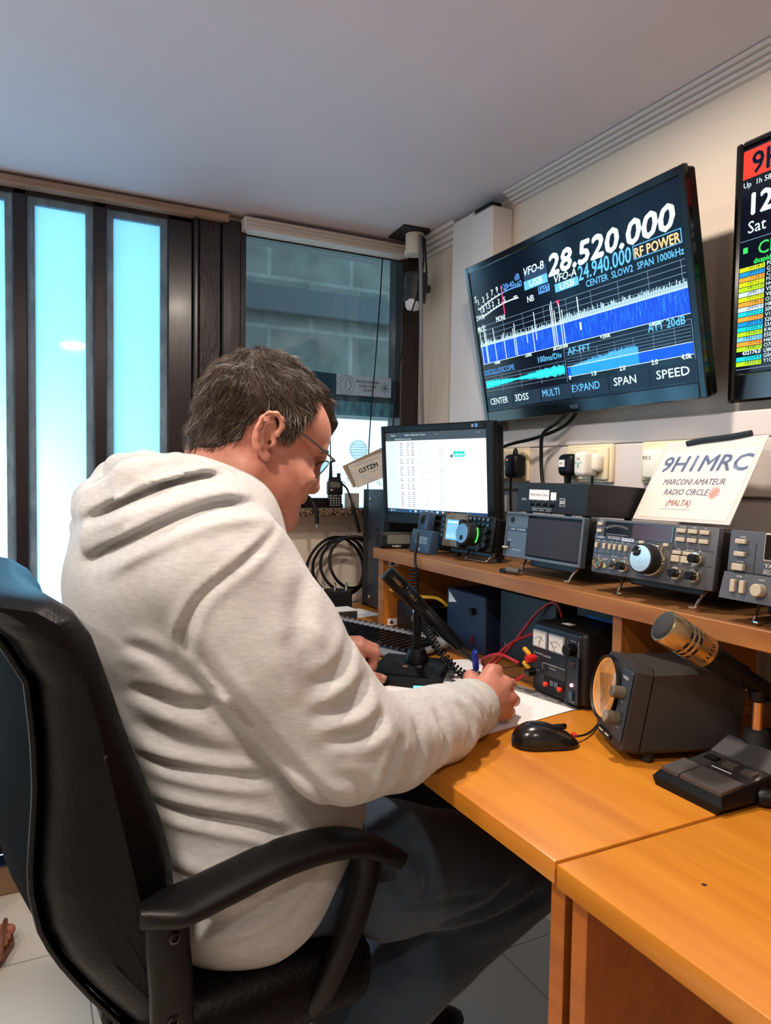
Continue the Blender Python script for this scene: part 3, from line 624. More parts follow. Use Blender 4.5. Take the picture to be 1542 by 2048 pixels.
MB().use(key_m).box(.053, .110, .056, .093, -.002, .0012, .001).use(mat('smoked_display_window', '')).box(.055, .108, .0585, .091, .0012, .002, .0006).obj('meter_window', t)
MB().use(ink_white).text('YAESU', .056, .0480, .0006, .0072, bold=.03, width=.028).text('FULL AUTO', .056, .0435, .0006, .003, bold=.02).text('FC-757AT', .056, .0390, .0006, .0052, bold=.03, width=.03).text('POWER', .020, .0505, .0006, .003, 'C', .02).text('TUNER', .020, .0840, .0006, .003, 'C', .02).text('METER', .027, .0310, .0085, .003, 'C', .02).text('MODE', .060, .0300, .0085, .003, 'C', .02).obj('lettering', t, 'text')
wire_stand(t, M, .045, .21, 0, .028)
for x in (.03, .21): MB().use(rubber).cyl((x, .002, -d+.02), (x, -.006, -d+.02), .007).obj('foot', t)
MB().use(rubber).cyl((.055, .002, -.03), (.055, -.014, -.03), .007).obj('foot', t)

# --- black switch box on top of the power supply
M = F(.957, 1.260, 1.0730, -.03, .05); w, h, d = .222, .062, .145
t = thing('switch_box', 'flat black switch box with paper labels stacked on the power supply', 'switch box', M)
MB().use(black_matte).box(0, w, 0, h, -d, 0, .0015).obj('case', t)
MB().use(paper).rect(.043, .109, .0265, .0475, .0006).rect(.114, .1315, .0275, .043, .0006).obj('paper_labels', t)
b = MB().use(mat('faded_print', '8a7466', .7)).text('10MO8', .047, .0350, .0009, .0065, width=.016).text('EndFed', .066, .0350, .0009, .0065, width=.019).text('Dipole', .090, .0350, .0009, .0065, width=.016)
b.use(ink_white).text('DTS-4', .018, .0245, .0006, .0065, bold=.03, shear=.2, width=.016).text('LDG', .1515, .0210, .0006, .0095, 'C', .04, width=.012).text('ELECTRONICS', .1515, .0160, .0006, .0025, 'C', .02, width=.0125)
for x0, x1 in ((.1435, .1595),): b.rect(x0, x1, .031, .0318, .0006).rect(x0, x0+.0008, .015, .0318, .0006).rect(x1-.0008, x1, .015, .0318, .0006)
for k, x in enumerate((.055, .0765, .0985, .121)): b.text(str(k+1), x, .0240, .0006, .0045, 'C', .02)
for x0, x1, s in ((.056, .0755, 'Radio Select 1'), (.0775, .0975, 'Radio Select 2'), (.0995, .120, 'Ground All')): b.rect(x0, x1, .0090, .0098, .0006).rect(x0, x0+.0008, .009, .0125, .0006).rect(x1-.0008, x1, .009, .0125, .0006).text(s, (x0+x1)/2, .0045, .0006, .0032, 'C', .03, width=.018)
b.obj('lettering', t, 'text')
for x in (.055, .0765, .0985, .121): MB().use(black_gloss).lathe((x, .0170, 0), (0, 0, 1), [(.0045, 0), (.0042, .003), (.003, .0035), (.003, .009), (.0001, .0095)], 16).obj('push_button', t)
for x in (.02, .2):
    for z in (-.02, -d+.02): MB().use(rubber).cyl((x, 0, z), (x, -.003 if z > -.05 else -.009, z), .007).obj('foot', t)

# --- modern transceiver with a lit colour screen behind crinkled wrap
M = F(.913, 1.516, .977, .065, .15); w, h, d = .208, .081, .050
t = thing('transceiver', 'small black transceiver with a lit blue screen and green-ringed dial', 'radio', M)
MB().use(black).box(.002, w-.002, .002, h-.002, -d, -.010, .004).obj('case', t)
MB().use(black).box(0, w, 0, h, -.012, 0, .005, 3).obj('front_panel', t)
wrap = mat('crinkled_clear_film', '6e6250', .18, bump=((160, 160, 160), 1, .01), coat=.6)
MB().use(wrap).box(.026, .110, .002, .084, 0, .004, .004, 2).obj('film_wrap', t)
b = MB().use(glow('lcd_blue', (.16, .45, .85), .9)).rect(.036, .102, .018, .066, .0046).use(glow('lcd_pale', (.45, .75, .95), .9)).rect(.038, .100, .058, .063, .0049)
for k in range(9): b.rect(.039, .099, .022+.004*k, .0228+.004*k, .0049)
rs = random.Random(3)
for k in range(26): u = .039+.06*k/26; b.rect(u, u+.0012, .022, .026+.012*rs.random(), .0049)
b.use(glow('white', '')).text('14.236.000', .056, .0585, .0051, .0055, bold=.02); b.obj('display', t, 'text')
for k in range(5): button(t, .019, .076-.0125*k, .010, .007, 0, .004, black_gloss)
for r in range(2):
    for c in range(5): button(t, .122+.016*c, .073-.012*r, .012, .008, 0, .003, black_gloss)
MB().use(ink_white).text('MODE', .122, .0725, .0032, .003, 'C', .02).text('BAND', .138, .0725, .0032, .003, 'C', .02).text('ATT', .154, .0725, .0032, .003, 'C', .02).text('IPO', .170, .0725, .0032, .003, 'C', .02).text('NB', .186, .0725, .0032, .003, 'C', .02).obj('lettering', t, 'text')
b = MB().use(rubber).lathe((.138, .036, 0), (0, 0, 1), [(.0255, 0), (.0255, .030), (.0235, .033), (.022, .0335)], 40).use(mat('brushed_blue_grey_disc', '8a9098', .3, .9)).lathe((.138, .036, .0336), (0, 0, 1), [(.0225, -.0005), (.0220, .0008), (.0001, .001)], 40)
dl = b.obj('tuning_dial', t, 30); MB().use(black).lathe((.139, .026, .0348), (0, 0, 1), [(.006, 0), (.0055, .0008), (.0001, .0003)], 20).obj('finger_dimple', dl)
MB().use(glow('lime_green', (.08, .95, .10), 1)).tube([(.138+.0285*math.cos(a*.09), .036+.0285*math.sin(a*.09), .010) for a in range(-7, 8)], .0014, 8).obj('green_ring_light', t)
for x, y in ((.104, .060), (.107, .012), (.176, .008)): knob(t, x, y, .002, .0085, .014, black)
for x, y in ((.190, .047), (.190, .030), (.190, .016)): knob(t, x, y, 0, .0075, .012, black)
wire_stand(t, M, .116, .200, 0, .0225); MB().use(chrome).tube([(.122, -.020, .002), (.194, -.020, .002)], .0018, 8).obj('stand_bar', t)
MB().use(dark_case).box(.03, .20, -.010, .001, -d, -.02, .002).obj('stand_plate', t)
for x in (.035, .19): MB().use(rubber).cyl((x, -.001, -.042), (x, -.018, -.042), .006).obj('foot', t)

# --- blue-grey meter box leaning behind it
M = F(.892, 1.624, .9535, .0, .20); w, h = .100, .108
t = thing('meter_box', 'blue-grey meter box with a dim display standing between the small radio and the lit radio', 'meter', M)
MB().use(mat('blue_grey_plastic', '2c3d52', .4)).box(0, w, 0, .060, -.030, 0, .004, 2).box(.0, .050, .058, h, -.034, -.012, .004, 2).obj('case', t)
MB().use(mat('dim_lcd', '6f8290', .3)).rect(.030, .086, .024, .042, .0006).use(mat('dim_lcd_ink', '46555f', .4)).rect(.033, .083, .031, .0325, .0008).rect(.045, .0465, .026, .040, .0008).rect(.062, .0635, .026, .040, .0008).obj('display', t)
MB().use(ink_white).text('d', .052, .007, .0006, .011, bold=.0).obj('lettering', t, 'text')
MB().use(black).box(.016, .034, .074, .098, -.012, -.010, .001).lathe((.026, .086, -.010), (0, 0, 1), [(.006, 0), (.005, .004), (.0001, .0045)], 16).obj('socket', t)
cable('coiled_lead', coil([(.832, 1.478, .925), (.832, 1.478, .88), (.835, 1.47, .83)], 11, .010), .0022, black, 'coiled black lead hanging over the shelf edge behind the desk microphone', k=1, n=6)
cable('microphone_lead', [(.872, 1.535, 1.010), (.86, 1.515, 1.005), (.846, 1.495, .985), (.838, 1.49, .955), (.836, 1.482, .932), (.842, 1.478, .925)], .0032, black, 'black lead dropping from the lit radio over the shelf edge')

# --- small mobile radio head
M = F(.852, 1.702, .9545, 1.25, .12); w, h = .112, .044
t = thing('mobile_radio', 'small black radio head with a grey display at the far end of the shelf', 'radio', M)
MB().use(black).box(0, w, 0, h, -.030, 0, .006, 3).obj('case', t)
MB().use(mat('grey_lcd', '5a5a52', .2)).box(.018, .080, .011, .035, 0, .0008, .0004).obj('display', t)
MB().use(black).lathe((.010, .031, 0), (0, 0, 1), [(.005, 0), (.0045, .006), (.0001, .0065)], 16).obj('knob', t)
for k, y in enumerate((.033, .0245, .016)): button(t, .099, y, .007, .0045, 0, .002, ink_white if k else key_m)
MB().use(ink_white).text('YAESU', .030, .003, .0005, .0062, bold=.03, width=.024).obj('lettering', t, 'text')
MB().use(chrome).lathe((w+.001, .012, -.010), (1, 0, 0), [(.006, -.004), (.006, .008), (.004, .010)], 16).obj('connector', t)
MB().use(rubber).tube(spline([(w+.006, .012, -.010), (w+.025, .014, -.012), (w+.045, .015, -.014)]), [.005]*8+[.006]*9, 12).obj('lead_boot', t)
t = thing('cable_connector', 'grey barrel connector lying on the front edge of the shelf', 'connector', F(.872, 1.172, .9525, 0, 0))
MB().use(mat('grey_metal_barrel', '77706a', .35, .7)).lathe((.0, .0075, .0), (1, 0, -.12), [(.0001, .0), (.005, 0), (.0072, .002), (.0072, .008), (.0066, .009), (.0066, .030), (.0055, .034), (.0001, .034)], 20).obj('barrel', t)
MB().use(black).box(-.022, -.002, 0, .008, -.006, .006, .002).obj('plug_block', t)

# --- laminated call sign card leaning on the wall
M = F(1.057, 1.026, 1.069, -.141, .487, .016); w, h = .240, .168
t = thing('call_sign_card', 'laminated 9H1MRC card leaning back on the large-dial transceiver', 'sign', M)
MB().use(mat('laminate_plastic', 'd8cfca', .12, coat=.6, spec=.6)).box(0, w, 0, h, -.0012, 0).obj('laminate', t)
MB().use(mat('pinkish_white_paper', 'e4d4cc', .55)).rect(.008, w-.010, .006, h-.022, .0004).obj('paper', t)
g1, g2, g3 = mat('blue_grey_print', '7e8fae', .6), mat('grey_print', '8d8ea0', .6), mat('salmon_print', 'c98d86', .6)
b = MB().use(g1).text('9H1MRC', .020, .102, .0008, .046, bold=.022, shear=.1, width=.208)
b.use(g2).text('MARCONI AMATEUR', .042, .074, .0008, .017, bold=.015, shear=.08, width=.150).text('RADIO CIRCLE', .056, .053, .0008, .017, bold=.015, shear=.08, width=.108).use(g3).text('(MALTA)', .074, .031, .0008, .017, bold=.015, shear=.15, width=.060)
b.use(g2).rect(.062, .140, .0232, .0238, .0008).use(g3)
for k in range(4):
    a = math.pi/4*k+.2
    for s in (1, -1):
        c, q = math.cos(a)*s, math.sin(a)*s; b.add([(.178, .058, .0009), (.178+.013*c-.004*q, .058+.013*q+.004*c, .0009), (.178+.009*c, .058+.009*q, .0009), (.178+.013*c+.004*q, .058+.013*q-.004*c, .0009)], [(0, 3, 2, 1)])
b.obj('lettering', t, 'text')
MB().use(mat('black_binder_strip', '1e2428', .55)).tube(spline([(.060, h-.008, .003), (.10, h-.004, .004), (.16, h-.001, .004), (.205, h+.004, .003)]), .0055, 8, flat=.6).obj('hanging_strip', t)

# ================================================================ monitor, computer, window sill things
M = F(.905, 1.764, 1.048, .311, -.07); w, h = .342, .2134
t = thing('monitor', 'black desktop monitor showing a white web page of log entries', 'monitor', M)
L_, R__, B_, T_ = .014, .024, .030, .019
b = MB().use(black); b.M = Matrix.Translation((-L_, -B_, 0)); bezel_frame(b, w+L_+R__, h+B_+T_, L_, R__, B_, T_, -.016, .006, .003).obj('bezel', t)
MB().use(black).box(-.010, w+.018, -.025, h+.014, -.05, -.016, .012, 2).obj('back_cover', t)
sc = MB().use(scr_m).box(0, w, 0, h, -.012, 0).obj('screen', t)
b = MB(); z = .0005; PW = glow('page_white', (.80, .93, 1.0), .98)
b.use(PW).rect(0, w, .010, h-.022, z).use(glow('page_shade', (.62, .74, .82), .95)).rect(0, .046, .010, h-.022, z+.0002).use(glow('browser_grey', (.045, .06, .075))).rect(0, w, h-.022, h, z).use(glow('taskbar', (.02, .05, .12))).rect(0, w, 0, .010, z)
b.use(glow('page_line', (.5, .6, .7))).rect(.046, .0466, .012, h-.024, z+.0003).rect(.286, .2866, .012, h-.024, z+.0003)
b.use(WH)
for s, x, y in (('Welcome', .020, h-.009), ('9H1MRC - Callbook lookup', .072, h-.009), ('Facebook', .128, h-.009), ('+  v', .180, h-.009), ('-   o   x', .308, h-.008), ('logbook/9h1mrc/recent-contacts', .036, h-.019)): b.text(s, x, y, z+.0004, .0045)
b.use(glow('page_ink', (.10, .12, .16))); rs = random.Random(11)
for k in range(33):
    if k in (7, 11, 17, 20, 24): continue
    y = h-.030-.0052*k
    for x, n in ((.052, 8), (.078, 6), (.094, 7)): b.rect(x, x+.0013*(n+rs.randint(-1, 2)), y, y+.0017, z+.0004)
    b.use(glow('page_ink_pale', (.38, .44, .50))).rect(.118, .136, y, y+.0011, z+.0004).rect(.141, .141+.008+.03*rs.random()*(k % 3 == 0), y, y+.0011, z+.0004).rect(.190, .190+.012+.006*rs.random(), y, y+.0013, z+.0004).use(glow('page_ink', ''))
b.use(glow('teal_badge', (.01, .52, .46))).rect(.238, .274, h-.066, h-.052, z+.0005).use(glow('page_ink', '')).rect(.228, .236, h-.068, h-.060, z+.0005).use(WH).text('LOG-IN', .242, h-.063, z+.0008, .008, bold=.03, width=.028)
for k, c in enumerate(('sky_blue', 'white', 'light_blue', 'white', 'light_blue', 'white', 'orange')): b.use(MATS['glow_'+c]).rect(.082+.019*k, .088+.019*k, .0025, .0078, z+.0004)
b.rect(.012, .016, .003, .007, z+.0004); b.use(WH).text('12:58', .020, .004, z+.0004, .004)
b.obj('display_graphics', sc, 'text')
MB().use(mat('silver_print', '')).text('PHILIPS', w*.56, -.018, .0064, .006, 'C', .02, width=.030).lathe((w-.038, h+.009, .006), (0, 0, 1), [(.004, 0), (.0001, .0006)], 18).use(mat('blue_sticker', '4d8fd0', .4)).rect(w-.030, w-.022, h+.005, h+.014, .0064).obj('badges', t, 'text')
MB().use(black).box(.13, .20, -.07, .06, -.075, -.05, .006).obj('stand_neck', t)
Mi = M.inverted() @ Matrix.Translation((1.070, 1.60, SH_Z)); MB().use(black).lathe((0, 0, 0), (0, 0, 1), [(.085, 0), (.085, .006), (.07, .012), (.03, .016), (.028, .05)], 36).obj('stand_base', t, M=None).matrix_local = Mi

t = thing('computer_tower', 'slim black computer tower with a perforated front between window and monitor', 'computer', F(.965, 2.062, .7415, 0, 0))
w, h, d = .150, .362, .235
MB().use(black).box(.002, w-.002, 0, h, -d, -.02, .003).obj('case', t)
MB().use(mat('blue_black_panel', '2b3542', .4)).box(.044, w, 0, h, -.02, 0, .004, 2).obj('front_panel', t)
b = MB().use(black).box(0, .044, 0, h, -.02, -.004, .002).use(mat('dark_grey_mesh', '3c434c', .5))
for r in range(64):
    for c in range(4): b.box(.004+.0095*c+(r % 2)*.0045, .0085+.0095*c+(r % 2)*.0045, .006+.0055*r, .0085+.0055*r, -.004, -.0035)
b.obj('mesh_grille', t)
b = MB().use(black)
for y, hh in ((.235, .014), (.222, .004), (.195, .024)): b.box(.110, .118, y, y+hh, 0, .0008)
b.box(.055, .058, .20, .23, 0, .0008).obj('ports', t)
for y in (h-.03, .03): MB().use(steel).lathe((.058, y, 0), (0, 0, 1), [(.006, 0), (.005, .002), (.0001, .0022)], 18).obj('power_button' if y > .1 else 'badge', t)
MB().use(black).box(.0, w, -.0005, .001, -d, 0).obj('foot', t)
brn = mat('beige_qsl_card', 'c6b8a6', .6, noise=((30, 30, 60), 5, .35, .7), col2='9aa0a6')
for k, (dx, dy, rot, lab) in enumerate(((0, 0, .40, 'beige printed card headed G3TZM leaning on the computer tower'), (-.008, .010, .47, 'plain card edge sticking out behind the G3TZM card'))):
    M = F(.934+dx, 2.035+dy, 1.107, 1.15, .25, 0) @ Matrix.Rotation(rot, 4, 'Z')
    cdo = thing('contact_card', lab, 'card', M, 'contact cards on the computer')
    MB().use(brn if not k else mat('brown_card', '8a7660', .7)).box(0, .150, 0, .078, -.0006, 0).obj('card', cdo)
    if not k: MB().use(ink_black).text('G3TZM', .026, .040, .0004, .020, bold=.03, width=.062).use(mat('faded_print', '')).rect(.02, .10, .067, .0682, .0004).rect(.055, .09, .031, .0318, .0004).obj('lettering', cdo, 'text')
t = thing('whip_aerial', 'short brass aerial stub with a loop of black wire on the computer tower', 'aerial', (1.045, 2.0, 1.1035))
MB().use(brass).cyl((0, 0, 0), (0, 0, .035), .0035).obj('stub', t); MB().use(black).tube(spline([(-.02, .01, .003), (.0, -.005, .02), (.03, -.015, .024), (.05, -.02, .008)]), .002, 6).obj('wire_loop', t)

M = F(.884, 2.150, 1.0425, 1.35, .06); w, h = .050, .098
t = thing('handheld_radio', 'black handheld radio with a long thin aerial standing on the granite sill', 'radio', M)
MB().use(black).box(.003, w-.003, 0, h*.42, -.026, 0, .004, 2).box(0, w, h*.40, h-.012, -.028, .002, .006, 2).box(.005, w-.005, h-.02, h, -.026, -.002, .004).obj('body', t)
MB().use(mat('grey_lcd', '')).box(.008, w-.008, h-.034, h-.018, .002, .0026, .0004).obj('display', t)
MB().use(black).cyl((.012, h-.002, -.012), (.012, h+.050, -.012), .0062, .0042).cyl((.012, h+.048, -.012), (.010, h+.175, -.012), .0020, .0014).obj('aerial', t)
knob(t, 0, 0, 0, .006, .014, black).matrix_local = Matrix.Translation((.038, h-.001, -.012)) @ Matrix.Rotation(-math.pi/2, 4, 'X')
b = MB().use(ink_white)
for r in range(4):
    for c in range(4): b.rect(.009+.009*c, .0125+.009*c, .006+.0075*r, .0082+.0075*r, .0006)
b.rect(.008, .012, .0385, .0398, .0006).rect(.038, .042, .0385, .0398, .0006).text('BAOFENG', .025, .0385, .0006, .0028, 'C', .02).obj('keypad', t, 'text')
MB().use(mat('orange_white_key', 'e8b8a0', .5)).rect(.009, .016, .054, .058, .0026).obj('call_key', t)
MB().use(black).box(-.004, w+.006, -.0003, .012, -.040, -.028, .002).obj('charger_back', t)
st = spline([(.930, 2.140, 1.118), (.936, 2.112, 1.100), (.944, 2.092, 1.055), (.955, 2.086, 1.010), (.968, 2.085, .965)])
cable('wrist_strap', st, [.003]*(len(st)//2)+[.0055]*(len(st)-len(st)//2), black, 'black strap hanging from the handheld radio over the sill', k=1, cat='strap')
st = spline([(.800, 2.135, 1.085), (.812, 2.105, 1.065), (.822, 2.092, 1.035), (.824, 2.088, .995)])
o = cable('wrist_strap', st, .006, black, 'flat black strap hanging down the sill in front of the man', k=1, cat='strap')
MB().use(steel).cyl((.824, 2.088, .996), (.824, 2.088, .982), .003).obj('metal_tip', o)
t = thing('handheld_radio', 'dark handheld set on the sill half hidden by the man\'s chin', 'radio', F(.755, 2.165, 1.0425, 1.35, 0))
MB().use(black).box(0, .055, 0, .045, -.03, 0, .006, 2).box(.008, .047, .045, .075, -.028, -.004, .006, 2).obj('body', t)
s = MB().use(mat('white_card', 'd8d2c8', .7)).box(.955, 1.0, 2.160, 2.178, 1.0425, 1.088, .001).obj('white_box'); tag(s, 'small white box on the sill beside the handheld radio', 'box')
# ================================================================ things on the desk
DZ = .7405
pap2 = mat('grey_printed_sheet', '8e8a8c', .6, noise=((25, 60, 1), 5, .4, .6), col2='6e6a6c')
def sheet(name, label, p, a, w, l, m, z, group=None):
    M = Matrix.Translation((p[0], p[1], z)) @ Matrix.Rotation(a, 4, 'Z')
    o = MB().use(m).box(0, w, 0, l, 0, .0004).obj(name, None, 35, M); tag(o, label, 'paper', group); return o
o = sheet('paper_sheet', 'white sheet of paper the man is writing on', (.654, .919), .183, .210, .297, paper, DZ+.0006)
rs = random.Random(2); b = MB().use(mat('faint_ink', 'b6b2b8', .6))
for k in range(26): x, y = .03+.14*rs.random(), .02+.13*rs.random(); b.rect(x, x+.003+.004*rs.random(), y, y+.0006, .0005)
b.obj('handwriting', o, 'text')
sheet('paper_sheet', 'grey printed sheet poking out beyond the white writing sheet', (.680, .932), .13, .210, .297, pap2, DZ)
sheet('paper_sheet', 'loose white sheet under the desk microphone and keyboard edge', (.66, 1.24), -.35, .21, .16, paper, DZ)
sheet('paper_sheet', 'white papers lying at the foot of the computer tower', (.80, 1.84), .2, .15, .12, paper, DZ)
t = thing('document_tray', 'dark grey tray with papers behind the keyboard', 'tray', (.735, 1.845, DZ))
MB().use(mat('dark_grey_plastic', '2a2c30', .45)).box(0, .12, 0, .07, 0, .022, .004, 2).obj('tray', t); MB().use(paper).box(.004, .118, .004, .066, .022, .0245).obj('papers', t)
# keyboard
M = F(.593, 1.756, DZ, .35, 0) @ Matrix.Rotation(.045, 4, 'X'); w, d = .43, .172
t = thing('keyboard', 'silver and black computer keyboard in front of the shelf', 'keyboard', M)
silver = mat('silver_plastic', '8d8c8e', .4, .3)
MB().use(silver).box(0, w, .002, .016, -d, 0, .006, 3).box(0, w, .008, .022, -d, -d+.032, .006, 3).obj('case', t)
b = MB().use(mat('glossy_dark_key', '111318', .2, coat=.3)).box(.012, w-.012, .0155, .0175, -.128, -.020, .001)
rs = random.Random(4)
for r in range(6):
    x = .016
    while x < w-.030:
        kw = .0155 if r else (.0155, .0155, .024, .0155, .09)[rs.randint(0, 3)] if x < .1 or x > .25 else .11
        b.box(x, min(x+kw, w-.014), .017, .0225, -.0405-.0172*r+.0165, -.0405-.0172*r, .002); x += kw+.0025
b.obj('keys', t)
b = MB().use(black_gloss)
for k in range(21): b.lathe((.018+.0196*k, .0215, -d+.014), (0, 1, 0), [(.0052, -.001), (.0050, .0016), (.0001, .0010)], 14)
b.obj('media_buttons', t)
# desk microphone in front of the keyboard
M = F(.598, 1.252, DZ, .76, 0); w, d = .150, .115
t = thing('desk_microphone', 'black slim desk microphone on a stand between the man\'s hands', 'microphone', M)
b = MB().use(black); pr = [(0, 0), (0, .012), (-.018, .018), (-.050, .030), (-d+.006, .036), (-d, .028), (-d, 0)]
vs = []
for x, k in ((0, .8), (.008, 1), (w-.008, 1), (w, .8)): vs += [(x, y*k, -.004*(1-k)*5+z*(1 if k == 1 else .94)) for z, y in pr]
n = len(pr); fs = [tuple(range(n)), tuple(reversed(range(3*n, 4*n)))]
for s in range(3): fs += [(s*n+i, s*n+(i+1) % n, (s+1)*n+(i+1) % n, (s+1)*n+i) for i in range(n)]
b.add(vs, fs).obj('base', t, 30)
MB().use(black_gloss).add([(.03, .0195, -.018), (.125, .0195, -.018), (.122, .0320, -.052), (.034, .0320, -.052)], [(0, 1, 2, 3)]).obj('talk_bar', t); MB().use(steel).box(.062, .072, .028, .0315, -.048, -.042).obj('lock_slider', t)
for x in (.03, .12): MB().use(rubber).cyl((x, .001, -.02), (x, -.0003, -.02), .008).obj('foot', t)
MB().use(black).lathe((.079, .032, -.080), (0, 1, 0), [(.024, 0), (.0235, .010), (.017, .026), (.013, .028)], 28).box(.071, .087, .055, .135, -.086, -.074, .003).obj('stalk', t)
Mi = M.inverted()
hd, tl = Mi @ Vector((.643, 1.258, .955)), Mi @ Vector((.778, 1.198, .808)); ax = (tl-hd); L = ax.length
b = MB().use(mat('satin_black_metal', '15181b', .32, .6)).lathe(hd, ax, [(.0001, 0), (.013, .0), (.0165, .003), (.0168, .045), (.0160, .047), (.0160, .049), (.0168, .050), (.0160, .053), (.0160, .055), (.0165, .056), (.0155, .085), (.0128, .105), (.0128, .110), (.0140, .112), (.0135, L*.85), (.0100, L), (.0001, L)], 32).obj('barrel', t, 40)
MB().use(rubber).tube([tl, tl+ax.normalized()*.02, tl+ax.normalized()*.045], [.006, .005, .003], 12).obj('cable_boot', t)
b = MB().use(brass); q = ax.normalized(); up = (Mi.to_3x3() @ Vector((-.70, -.70, .25))).normalized(); up = (up-q*up.dot(q)).normalized(); sd = up.cross(q)
Mt = Matrix(((q.x, sd.x, up.x, 0), (q.y, sd.y, up.y, 0), (q.z, sd.z, up.z, 0), (0, 0, 0, 1))); Mt.translation = hd+up*.0171
b.text('YAESU', .014, .002, 0, .008, M=Mt, width=.026, bold=.02).text('M-1', .064, .002, -.001, .008, M=Mt, width=.014, bold=.02).obj('lettering', t, 'text')
pv = hd.lerp(tl, .5); MB().use(steel).lathe((.071, pv.y-.022, -.080), (-1, 0, 0), [(.005, 0), (.005, .003), (.0001, .0035)], 16).obj('pivot_screw', t)
cable('coiled_lead', coil([(.705, 1.205, .852), (.712, 1.18, .82), (.735, 1.145, .782), (.757, 1.11, .764), (.768, 1.08, .760)], 25, .0068), .0026, black, 'coiled black lead curving from the desk microphone behind the writing hand', k=1, n=6)
t = thing('cable_connector', 'shiny brass screw connector beside the microphone base and writing hand', 'connector', F(.700, 1.140, DZ, .76, 0))
MB().use(chrome).lathe((0, .010, -.03), (1, 0, 0), [(.0001, 0), (.008, 0), (.008, .006), (.009, .007), (.009, .018), (.0075, .019), (.0075, .03), (.005, .036), (.0001, .036)], 20).obj('barrel', t)
t = thing('phone', 'mobile phone with a lit cyan screen lying beside the man\'s forearm', 'phone', Matrix.Translation((.585, 1.055, DZ)) @ Matrix.Rotation(-.55, 4, 'Z'))
MB().use(black).box(0, .075, 0, .150, 0, .008, .004, 2).obj('case', t); MB().use(glow('phone_cyan', (.22, .80, .88), 1)).rect(.003, .072, .006, .144, .0082).use(glow('ink', '')).rect(.010, .030, .100, .103, .0084).rect(.010, .012, .085, .103, .0084).rect(.034, .036, .085, .103, .0084).obj('screen', t, 'text')
# mouse
M = Matrix.Translation((.708, .8475, DZ)) @ Matrix.Rotation(-.30, 4, 'Z')
t = thing('computer_mouse', 'black computer mouse beside the white writing sheet', 'mouse', M)
def mouse_shell():
    vs = []; fs = []; ns, nt = 28, 24; L = .106
    for i in range(ns+1):
        s = i/ns; e = max(1-abs(2*s-1)**2.6, 0)**.5; wd = (.031*e)*(1-.10*math.sin(math.pi*s)**2+.06*s); hh = .0375*(max(math.sin(math.pi*min(1, s**.8*1.02)), 0)**.55)*(1-.32*s)
        for j in range(nt+1):
            a = math.pi*j/nt; c = math.cos(a); y = wd*math.copysign(abs(c)**.8, c); z = .002+hh*max(math.sin(a), 0)**.75
            vs.append((-L/2+L*s, y, z))
    for i in range(ns):
        for j in range(nt): fs.append((i*(nt+1)+j, i*(nt+1)+j+1, (i+1)*(nt+1)+j+1, (i+1)*(nt+1)+j))
    return vs, fs
MB().use(mat('black_satin_mouse', '0e0f11', .25, coat=.25)).add(*mouse_shell()).obj('shell', t, 60)
MB().use(black_gloss).box(.012, .034, -.003, .003, .022, .031, .003, 2).obj('scroll_wheel', t); MB().use(red_pl).box(.043, .050, -.005, .005, .010, .016, .002).obj('red_tip', t)
MB().use(mat('silver_print', '')).text('trust', -.030, .004, .0372, .006, M=Matrix.Rotation(.25, 4, 'X'), width=.018, bold=.02).obj('lettering', t, 'text')
MB().use(rubber).tube(spline([(.050, 0, .010), (.075, .018, .006), (.105, .050, .004), (.150, .11, .003)]), .0018, 8).obj('lead', t)
# bench power supply with two meters
M = F(.866, 1.080, DZ, .013, 0); w, h, d = .128, .132, .20
t = thing('bench_power_supply', 'black bench power supply with two white meters under the shelf', 'power supply', M)
navy = mat('navy_black_panel', '161b24', .4)
MB().use(dark_case).box(-.004, w+.010, .004, h+.004, -d, -.004, .010, 3).obj('case', t)
MB().use(navy).box(0, w, .004, h, -.012, 0, .006, 3).box(w-.034, w, .006, h-.04, 0, .0012, .003).obj('front_panel', t)
dial_m = mat('white_meter_dial', 'd8d4cc', .3)
for x0, x1, s, a in ((.006, .045, 'V', .25), (.050, .092, 'A', -.65)):
    m_ = MB().use(mat('clear_grey_bezel', '8c9098', .2)).box(x0, x1, .088, .121, 0, .006, .002, 2).use(dial_m).rect(x0+.003, x1-.002, .091, .118, .0062).obj('meter', t)
    b = MB().use(ink_black); cx = (x0+x1)/2; b.tube([(cx+.013*math.sin(q*.13), .096+.013*math.cos(q*.13), .0064) for q in range(-8, 9)], .0003, 4).tube([(cx, .090, .0066), (cx+.022*math.sin(a), .090+.022*math.cos(a), .0066)], .0004, 4).text(s, cx, .0975, .0065, .006, 'C').rect(x0+.004, x1-.003, .1165, .1168, .0064); b.obj('needle_and_scale', m_, 'text')
knob(t, .110, .103, 0, .0105, .018, black)
b = MB().use(ink_white).text('SHARMAN', .004, .0745, .0005, .0052, bold=.02, width=.026, space=1.2).text('multiCOM', .032, .0735, .0005, .0050, bold=.02, width=.020).text('OUTPUT', .058, .0600, .0005, .0044, 'C', .02).text('13.8V 6A/8A', .058, .0545, .0005, .0034, 'C', .02).text('POWER', w-.017, .0085, .0016, .0034, 'C', .02).text('VOLTAGE', .110, .1165, .0005, .003, 'C', .02).text('+', .092, .046, .0005, .006).text('-', .034, .049, .0005, .006)
for x0, x1, y in ((.030, .050, .0615), (.066, .092, .0615)): b.rect(x0, x1, y, y+.0006, .0005)
b.rect(.030, .0306, .050, .062, .0005).rect(.0914, .092, .050, .062, .0005).rect(.096, .124, .0865, .0871, .0005).rect(.096, .0966, .0865, .119, .0005).rect(.1234, .124, .0865, .119, .0005).obj('lettering', t, 'text')
